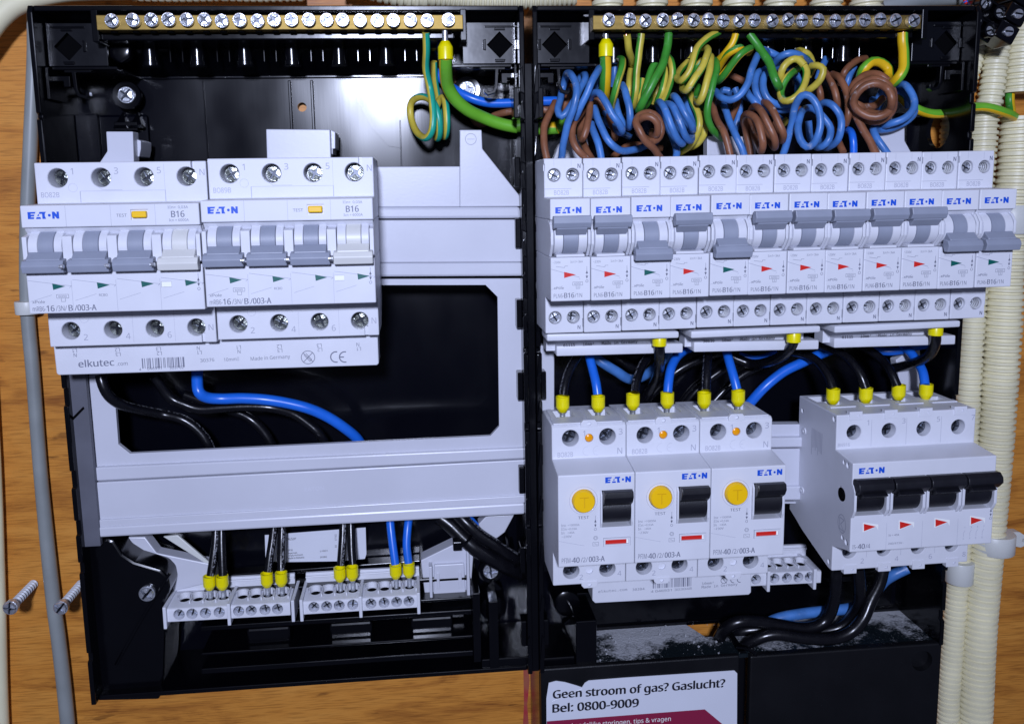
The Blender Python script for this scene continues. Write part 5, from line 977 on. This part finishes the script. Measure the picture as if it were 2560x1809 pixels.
for lab, m, Z, pts, r in (('blue cable running diagonally to the right behind the third device', BLUEN, Dz, [(-80, 1330, -4), (0, 1230, -2), (130, 1090, 0), (300, 955, 0), (470, 870, 0), (620, 800, -2), (760, 740, -6)], 2.6), ('short blue cable slanting behind the first blue wire', BLUEW, Cz, [(590, 800, -2), (680, 870, 0), (800, 945, 0), (950, 1025, -4), (1120, 960, -12), (1290, 800, -14), (1300, 740, -14)], 2.6),
                          ('thin blue loop below the middle comb busbar', BLUEN, Cz, [(1980, 790, -8), (2100, 825, -6), (2220, 815, -6), (2330, 770, -8)], 1.8), ('blue cable lying flat under the right comb busbar', BLUEN, Dz, [(1150, 740, -4), (1300, 760, 0), (1450, 745, 2), (1560, 715, 2), (1680, 690, -2)], 2.2),
                          ('black cable sloping down right behind the second device wire', BW, Cz, [(780, 800, -8), (860, 850, -6), (980, 930, -8), (1100, 1010, -12)], 2.3), ('long black cable sloping up right under the middle busbar', BW, Cz, [(1030, 1290, -14), (1200, 1120, -12), (1400, 940, -10), (1620, 830, -10), (1800, 780, -12)], 2.3),
                          ('black printed cable between second and third device', BPRINT, Cz, [(1440, 1300, -10), (1560, 1150, -8), (1700, 1020, -8), (1850, 920, -8), (2000, 860, -10)], 2.3), ('black cable left of the third blue wire', BW, Cz, [(1380, 1330, -16), (1540, 1120, -16), (1740, 970, -16), (1900, 850, -16)], 2.3),
                          ('black cable right of the third blue wire', BW, Cz, [(1700, 1280, -12), (1850, 1120, -12), (2040, 970, -12), (2250, 880, -12)], 2.3), ('printed black cable bending below the middle busbar', BPRINT, Cz, [(1900, 800, -6), (2000, 850, -4), (2130, 880, -4), (2290, 850, -6)], 2.6)):
    wire(lab, m, Z, [(x, y, d) for x, y, d in pts], r=r, group=gb, ph=4.0)
# -- right box, bottom
gl = 'supply cables at the bottom right'
wire('black supply cable looping left from under the main switch, upper one', BW, J, [(735, 380, 10), (730, 500, 10), (715, 640, 8), (670, 770, 6), (590, 840, 6), (470, 860, 6), (300, 838, 6), (100, 805, 6), (-40, 808, 6), (-130, 850, 4), (-190, 920, -2), (-230, 1010, -16), (-240, 1080, -30)], r=3.3, group=gl)
wire('black supply cable with ridged sheath in the middle', BW, J, [(905, 380, 8), (918, 500, 8), (920, 640, 6), (870, 760, 2), (770, 850, 0), (600, 885, -2), (350, 880, -4), (100, 870, -6), (-60, 900, -10), (-120, 980, -20), (-140, 1060, -30)], r=3.3, group=gl)
wire('black supply cable reaching furthest right', BW, J, [(1110, 380, 8), (1080, 500, 9), (1010, 640, 10), (950, 780, 12), (850, 890, 12), (700, 942, 12), (500, 938, 12), (250, 908, 10), (100, 945, 8), (0, 1005, 4), (-60, 1080, -8)], r=3.2, group=gl)
wire('blue supply cable behind the black supply cables', BLUEW, J, [(1300, 380, 0), (1180, 440, -2), (1100, 500, -6), (980, 650, -8), (840, 700, -6), (640, 722, -6), (450, 745, -6), (260, 785, -6), (100, 870, -8), (0, 920, -12)], r=3.0, group=gl)
# ================================================================== fuse carrier below the right box: dusty shelf, two covers, sticker
xa, zs = U(1500, 1662, 15); _, zs2 = U(2100, 1625, 15); zsh = (zs+zs2)/2
t = thing('fuse_box', 'black main fuse box with dusty top below the right enclosure', 'fuse box', (0, 0, 0)); X0 = U(1352, 1690, 15)[0]; X1 = U(2352, 1640, 16)[0]
b = MB(); b.box(xa-1, X1-2, -27, 13, zsh-2, zsh); c = MB(); c.prism([(U(1722, 1600, -8)[0], 0), (U(1760, 1600, -8)[0], 1), (U(1890, 1600, -8)[0], 0)], 0, 1); c = MB()
hx0, hx1 = U(1722, 1590, -10)[0], U(1895, 1590, -10)[0]; c.add([(hx0, -24, zsh-6), (hx0+8, -6, zsh-6), (hx1-6, -4, zsh-6), (hx1, -24, zsh-6), (hx0, -24, zsh+3), (hx0+8, -6, zsh+3), (hx1-6, -4, zsh+3), (hx1, -24, zsh+3)], [(0, 1, 2, 3), (4, 7, 6, 5), (0, 4, 5, 1), (1, 5, 6, 2), (2, 6, 7, 3), (3, 7, 4, 0)])
o = b.build('dusty_shelf', DUSTY, t, cut=c)
xs = U(1850, 1660, 15)[0]; xs2 = U(1873, 1660, 15)[0]
bar(t, 'left_cover', MATTE, X0, xs, 11, 14.4, zsh-170, zsh+.2, .8); 
b = MB(); b.box(xs2, X1, 12, 16.6, zsh-170, zsh+.6); c = MB(); x, z = U(2305, 1651, 16.6); c.lathe([(13.4, 5.3), (16.5, 5.8), (18, 6)], (x, 0, z), n=36); b.build('right_cover', MATTE, t, bevel=.9, cut=c)
bar(t, 'mounting_foot', BLACK, X0, xa-12, -27, 9, zsh-60, zsh+3, .6); bar(t, 'divider_post', BLACK, xs+.6, xs2-.6, -20, 12, zsh-170, zsh+1, .4)
b = MB(); p = [(1842, 1616, 10), (1868, 1620, 14), (1886, 1630, 16), (1888, 1640, 15)]; b.tube(cr([(U(x, y, d)[0], d, U(x, y, d)[1]) for x, y, d in p]), 1.1, 8); b.build('catch', BLACK, t)
bar(t, 'shelf_edge', BLACK, xa-12, xa-1, -24, 12, zsh-3, zsh+24, .6); bar(t, 'back_ledge', BLACK, xa-4, X1-6, -27, -22, zsh+1, zsh+22, .6); bar(t, 'back_ledge', BLACK, xa-8, X1-30, -24, -16, zsh+22, zsh+25, .5)
b = MB()
for k in range(150):
    x = random.uniform(xa+1, xa+62)+random.choice((0, 0, 0, 60)); d = random.uniform(-20, 11); s = random.choice((.2, .25, .3, .4, .9))*random.uniform(.7, 1.3)
    if x > X1-20: continue
    z = zsh+s*.3; b.add([(x+s, d, z), (x-s*.6, d+s, z), (x-s*.5, d-s, z), (x, d, z+s)], [(0, 1, 2), (0, 1, 3), (1, 2, 3), (2, 0, 3)])
o = b.build('plaster_crumbs', DUST, t, smooth=False); o['kind'] = 'stuff'
t = thing('emergency_sticker', 'white and magenta sticker on the black cover asking about power and gas', 'sticker', (0, 0, 0)); D = 14.9
q = [(1367, 1900), (1366, 1745), (1372, 1706), (1390, 1701), (1412, 1704), (1440, 1712), (1455, 1717), (1462, 1706), (1472, 1700), (1560, 1693), (1836, 1675), (1843, 1682), (1842, 1900)]
b = MB(); b.prism(PX(D, q), D-.3, D); b.build('paper', STICK, t)
b = MB(); b.prism(PX(D+.1, [(1367, 1802), (1762, 1772), (1810, 1812), (1842, 1845), (1842, 1900), (1367, 1900)]), D-.1, D+.1); b.build('magenta_field', MAG, t)
b = MB(); D += .15
p = U(1383, 1745, D); e = U(1812, 1716, D); r = math.degrees(math.atan2(e[1]-p[1], e[0]-p[0])); text(b, 'Geen stroom of gas? Gaslucht?', p[0], p[1], D, 4.5, math.hypot(e[0]-p[0], e[1]-p[1]), bold=.04, rot=r)
p = U(1382, 1780, D); e = U(1596, 1766, D); text(b, 'Bel: 0800-9009', p[0], p[1], D, 4.6, math.hypot(e[0]-p[0], e[1]-p[1]), bold=.04, rot=r)
b.build('printed_marking', INK, t, smooth=False)
b = MB(); p = U(1430, 1818, D); e = U(1677, 1801, D); text(b, 'Landelijke storingen, tips & vragen', p[0], p[1], D, 2.5, math.hypot(e[0]-p[0], e[1]-p[1]), rot=r); b.build('printed_marking', WHITEF, t, smooth=False)
b = MB(); p = PX(14.7, [(1380, 1752), (1410, 1738), (1455, 1720)]); b.tube(cr([(x, 14.9, z) for x, z in p]), .18, 6); b.build('crease', STICK, t)
# ================================================================== smooth cables and conduits on the wall
def pipe(name, label, cat, m, pts, group=None, d0=-24, ridge=0, tl=1.0, pts3=None):
    P = []; R = []
    for px, py, wpx, d in pts:
        x, z = U(px, py, d); x2, _ = U(px+wpx/2, py, d); P.append((x, d, z)); R.append(abs(x2-x))
    t = thing(name, label, cat, (0, 0, 0), group=group); Q = cr(P, ridge/6 if ridge else 3); n = len(Q); ln = [0]
    for a, c2 in zip(Q, Q[1:]): ln.append(ln[-1]+(c2-a).length)
    seg = [0]
    for a, c2 in zip(P, P[1:]): seg.append(seg[-1]+(Vector(c2)-Vector(a)).length)
    rad = []
    for l in ln:
        u = l/ln[-1]*seg[-1]; k = max(i for i in range(len(seg)) if seg[i] <= u+1e-6); k = min(k, len(seg)-2); f = (u-seg[k])/(seg[k+1]-seg[k]); r = R[k]*(1-f)+R[k+1]*f
        if ridge:
            s = (l/ridge) % 1; r *= (1.0 if s < .6 else .86)
        rad.append(r)
    b = MB(); b.tube(Q, 1, 20, rad=rad); o = b.build('corrugated_tube' if ridge else 'sheath', m, t); return t
pipe('cable', 'grey cable running down the wall left of the left enclosure', 'cable', GREYC, [(80, -40, 32, -25), (84, 120, 32, -25), (77, 330, 35, -25), (68, 560, 36, -25), (68, 760, 35, -25), (82, 930, 34, -25), (103, 1200, 34, -25), (131, 1480, 36, -24), (149, 1620, 36, -24), (173, 1850, 36, -24), (230, 2500, 36, -24)])
pipe('cable', 'pale yellow cable at the lower left edge of the photo', 'cable', CONDUIT, [(-90, -250, 36, -24), (-55, 350, 36, -24), (-30, 900, 36, -24), (-14, 1200, 36, -24), (-4, 1500, 36, -24), (6, 1850, 36, -24), (40, 2500, 36, -24)])
pipe('conduit', 'thick cream tube bending across the top left corner', 'conduit', CONDUIT, [(-60, 120, 60, -12), (0, 40, 60, -12), (60, 0, 60, -12), (160, -22, 56, -12), (330, -30, 60, -12)])
g2 = 'corrugated conduits right of the enclosures'
pipe('conduit', 'wide corrugated cream conduit standing right of the main switch', 'conduit', CONDUIT, [(2548, 292, 82, -20), (2540, 420, 84, -20), (2520, 620, 84, -20), (2504, 860, 82, -19), (2489, 1100, 78, -18), (2474, 1300, 72, -18), (2462, 1420, 74, -18), (2447, 1600, 74, -18), (2434, 1860, 74, -18), (2395, 2500, 72, -18)], g2, ridge=3.7)
pipe('conduit', 'narrow corrugated cream conduit next to the wide one', 'conduit', CONDUIT, [(2462, 282, 64, -22), (2450, 450, 62, -22), (2440, 650, 60, -22), (2430, 830, 54, -22), (2420, 1000, 54, -22), (2408, 1250, 50, -22), (2394, 1450, 50, -22), (2374, 1700, 50, -22), (2366, 1860, 50, -22), (2330, 2500, 50, -22)], g2, ridge=3.2)
pipe('conduit', 'corrugated conduit above the green wire, near the black connectors', 'conduit', CONDUIT, [(2500, 70, 56, -22), (2492, 130, 56, -22), (2480, 220, 56, -22), (2468, 290, 58, -22)], g2, ridge=3.4)
pipe('conduit', 'torn corrugated conduit end at the upper right edge', 'conduit', CONDUIT, [(2570, 60, 66, -20), (2556, 120, 66, -20), (2548, 232, 72, -20)], g2, ridge=3.4)
pipe('conduit', 'thin corrugated conduit squeezed beside the enclosure corner', 'conduit', CONDUIT, [(2452, 60, 36, -26), (2440, 140, 36, -26), (2410, 230, 44, -26), (2380, 300, 48, -26), (2374, 420, 48, -26)], g2, ridge=3.0)
g3 = 'conduit ends above the right enclosure'
for k, px in enumerate((1519, 1630, 1741, 1846, 1949, 2065, 2165)):
    pipe('conduit', f"corrugated conduit entering from above, {['first', 'second', 'third', 'fourth', 'fifth', 'sixth', 'seventh'][k]} from the enclosure seam", 'conduit', CONDUIT, [(px+random.uniform(-8, 8), -90, 74, -12), (px, -30, 76, -12), (px, 30, 78, -12)], g3, ridge=3.6)
pipe('conduit', 'corrugated conduit lying across above the enclosure seam', 'conduit', CONDUIT, [(1080, -14, 60, -14), (1200, -6, 60, -16), (1330, -8, 60, -16), (1440, -16, 60, -14)], g3, ridge=2.4)
pipe('conduit', 'bent cream conduit above the middle of the left enclosure', 'conduit', CONDUIT, [(860, -50, 62, -10), (960, -22, 62, -12), (1050, -10, 62, -14), (1110, -30, 60, -16)], g3, ridge=3.4)
for k, (pa, pb) in enumerate((((330, -6), (560, -4)), ((560, -6), (760, -4)))):
    pipe('conduit', ['corrugated tube lying above the left part of the brass bar', 'corrugated tube lying above the middle of the left brass bar'][k], 'conduit', CONDUIT, [(pa[0], -16, 40, -18), ((pa[0]+pb[0])/2, -14, 40, -18), (pb[0], -16, 40, -18)], g3, ridge=3.2)
pipe('cable', 'grey smooth sleeve above the right corner of the right enclosure', 'cable', GREYC, [(2200, 20, 40, -20), (2300, -6, 50, -20), (2420, -14, 50, -20)])
for lab, m, p in (('thin red wire at the top right corner', REDF, [(2405, -20), (2415, 8), (2428, 18)]), ('thin blue wire crossing the red one at the top right', BLUEN, [(2410, 4), (2436, 10), (2455, 20)]), ('thin blue wire rising beside the black connectors', BLUEN, [(2448, 20), (2440, 0), (2452, -20)])):
    wire(lab, m, lambda x, y, d: U(x, y, d)+(d,), [(x, y, -6) for x, y in p], r=.8)
# nylon clips
def clip(px, py, wpx, hpx, d, label, ear=None):
    x, z = U(px, py, d); r = abs(U(px+wpx/2, py, d)[0]-x); h = abs(U(px, py+hpx/2, d)[1]-z)
    t = thing('conduit_clip', label, 'pipe clip', (x, d, z), group='white nylon clips'); n = 22
    b = MB(); b.lathe([(-h, r*.97), (-h+.4, r), (h-.4, r), (h, r*.97)], (0, 0, 0), 'z', n=40); b.build('strap', CLIP, t)
    if ear:
        b = MB(); b.prism([(r*.8, h*.8), (r+ear*.5, h*.7), (r+ear, 0), (r+ear, -h*.7), (r+ear*.6, -h), (r*.8, -h*.6)], -r*.6, -r*.1); c = MB(); c.lathe([(-r*2, 1.1), (r, 1.1)], (r+ear*.72, 0, -h*.2), n=14); b.build('screw_ear', CLIP, t, bevel=.4, cut=c)
    return t
clip(70, 768, 62, 32, -24, 'white nylon clip holding the grey cable on the wall')
clip(2482, 1352, 92, 46, -18, 'white nylon clip with an ear on the wide conduit below the main switch', 12)
clip(2398, 1426, 62, 52, -20, 'white nylon clip on the narrow conduit below the main switch corner')
clip(2526, 548, 92, 70, -20, 'white nylon clip on the wide conduit beside the rightmost breaker')
# long screws standing out of the wall
for px, py, lab in ((25, 1519, 'long zinc screw standing out of the wood at the left edge'), (151, 1519, 'long zinc screw standing out of the wood in front of the grey cable')):
    x, z = U(px, py, -3); t = thing('wall_screw', lab, 'screw', (x, -3, z), group='screws standing out of the wall'); place(SC_WALL, 'screw_head', t, (0, 0, 0), rs(), (.92, .92, .92))
    b = MB(); pr = [(-2.5, 3.2), (-4, 2.0)]; h = -4
    while h > -28: pr += [(h, 1.35), (h-1.0, 2.4), (h-1.25, 2.4), (h-1.9, 1.35)]; h -= 2.3
    b.lathe(pr, (0, 0, 0), n=18); b.build('threaded_shank', mat('bright_zinc', (.80, .84, .90), .35, .45), t)
# black connector strips in the upper right corner
def strip(px, py, ang, n, kind, label):
    x, z = U(px, py, 4); t = thing('connector_strip', label, 'connector', (x, 4, z), group='black connector strips', rot=-math.radians(ang))
    for k in range(n):
        xx = k*9.6
        if kind == 0:
            bar(t, 'connector_body', BLACK, xx-4.4, xx+4.4, -14, -4, -9, 9, .5)
            for s in (-1, 1):
                b = MB(); b.lathe([(-6, 3.9), (0, 3.6), (0, 2.6), (-3, 2.6)], (xx, 0, 4.7*s), n=24, caps=False); b.build('screw_collar', BLACK, t); place(SC_SLOT, 'clamp_screw', t, (xx, -2.2, 4.7*s), rs())
        else:
            bar(t, 'connector_body', BLACK, xx-4.5, xx+4.5, -12, 2, -5.5, 5.5, .8); place(SC_SLOT, 'clamp_screw', t, (xx, 3.2, 0), rs()); bar(t, 'connector_lug', BLACK, xx-3, xx+3, -12, -4, 5, 13, .5)
strip(2460, 64, 62, 2, 0, 'black connector strip with round collars touching the enclosure corner')
strip(2512, 82, 62, 3, 1, 'black connector strip with square blocks, right of the collared strip')
b = MB(); b.flat(PX(-29.8, [(1308, 1640), (1317, 1640), (1324, 1700), (1318, 1760), (1324, 1840), (1306, 1840), (1310, 1760)]), -29.8); o = b.build('paint_smear', REDT, None, smooth=False); tag(o, 'red paint smear on the wood left of the sticker', 'paint')
for o in bpy.data.objects:
    if o.name.split('.')[0] in ('printed_marking', 'moulded_marking', 'comb_teeth', 'maker_logo', 'toggle_link', 'letter_shade', 'embossed_emblem', 'rivet', 'toggle_frame'): o['kind'] = 'stuff'
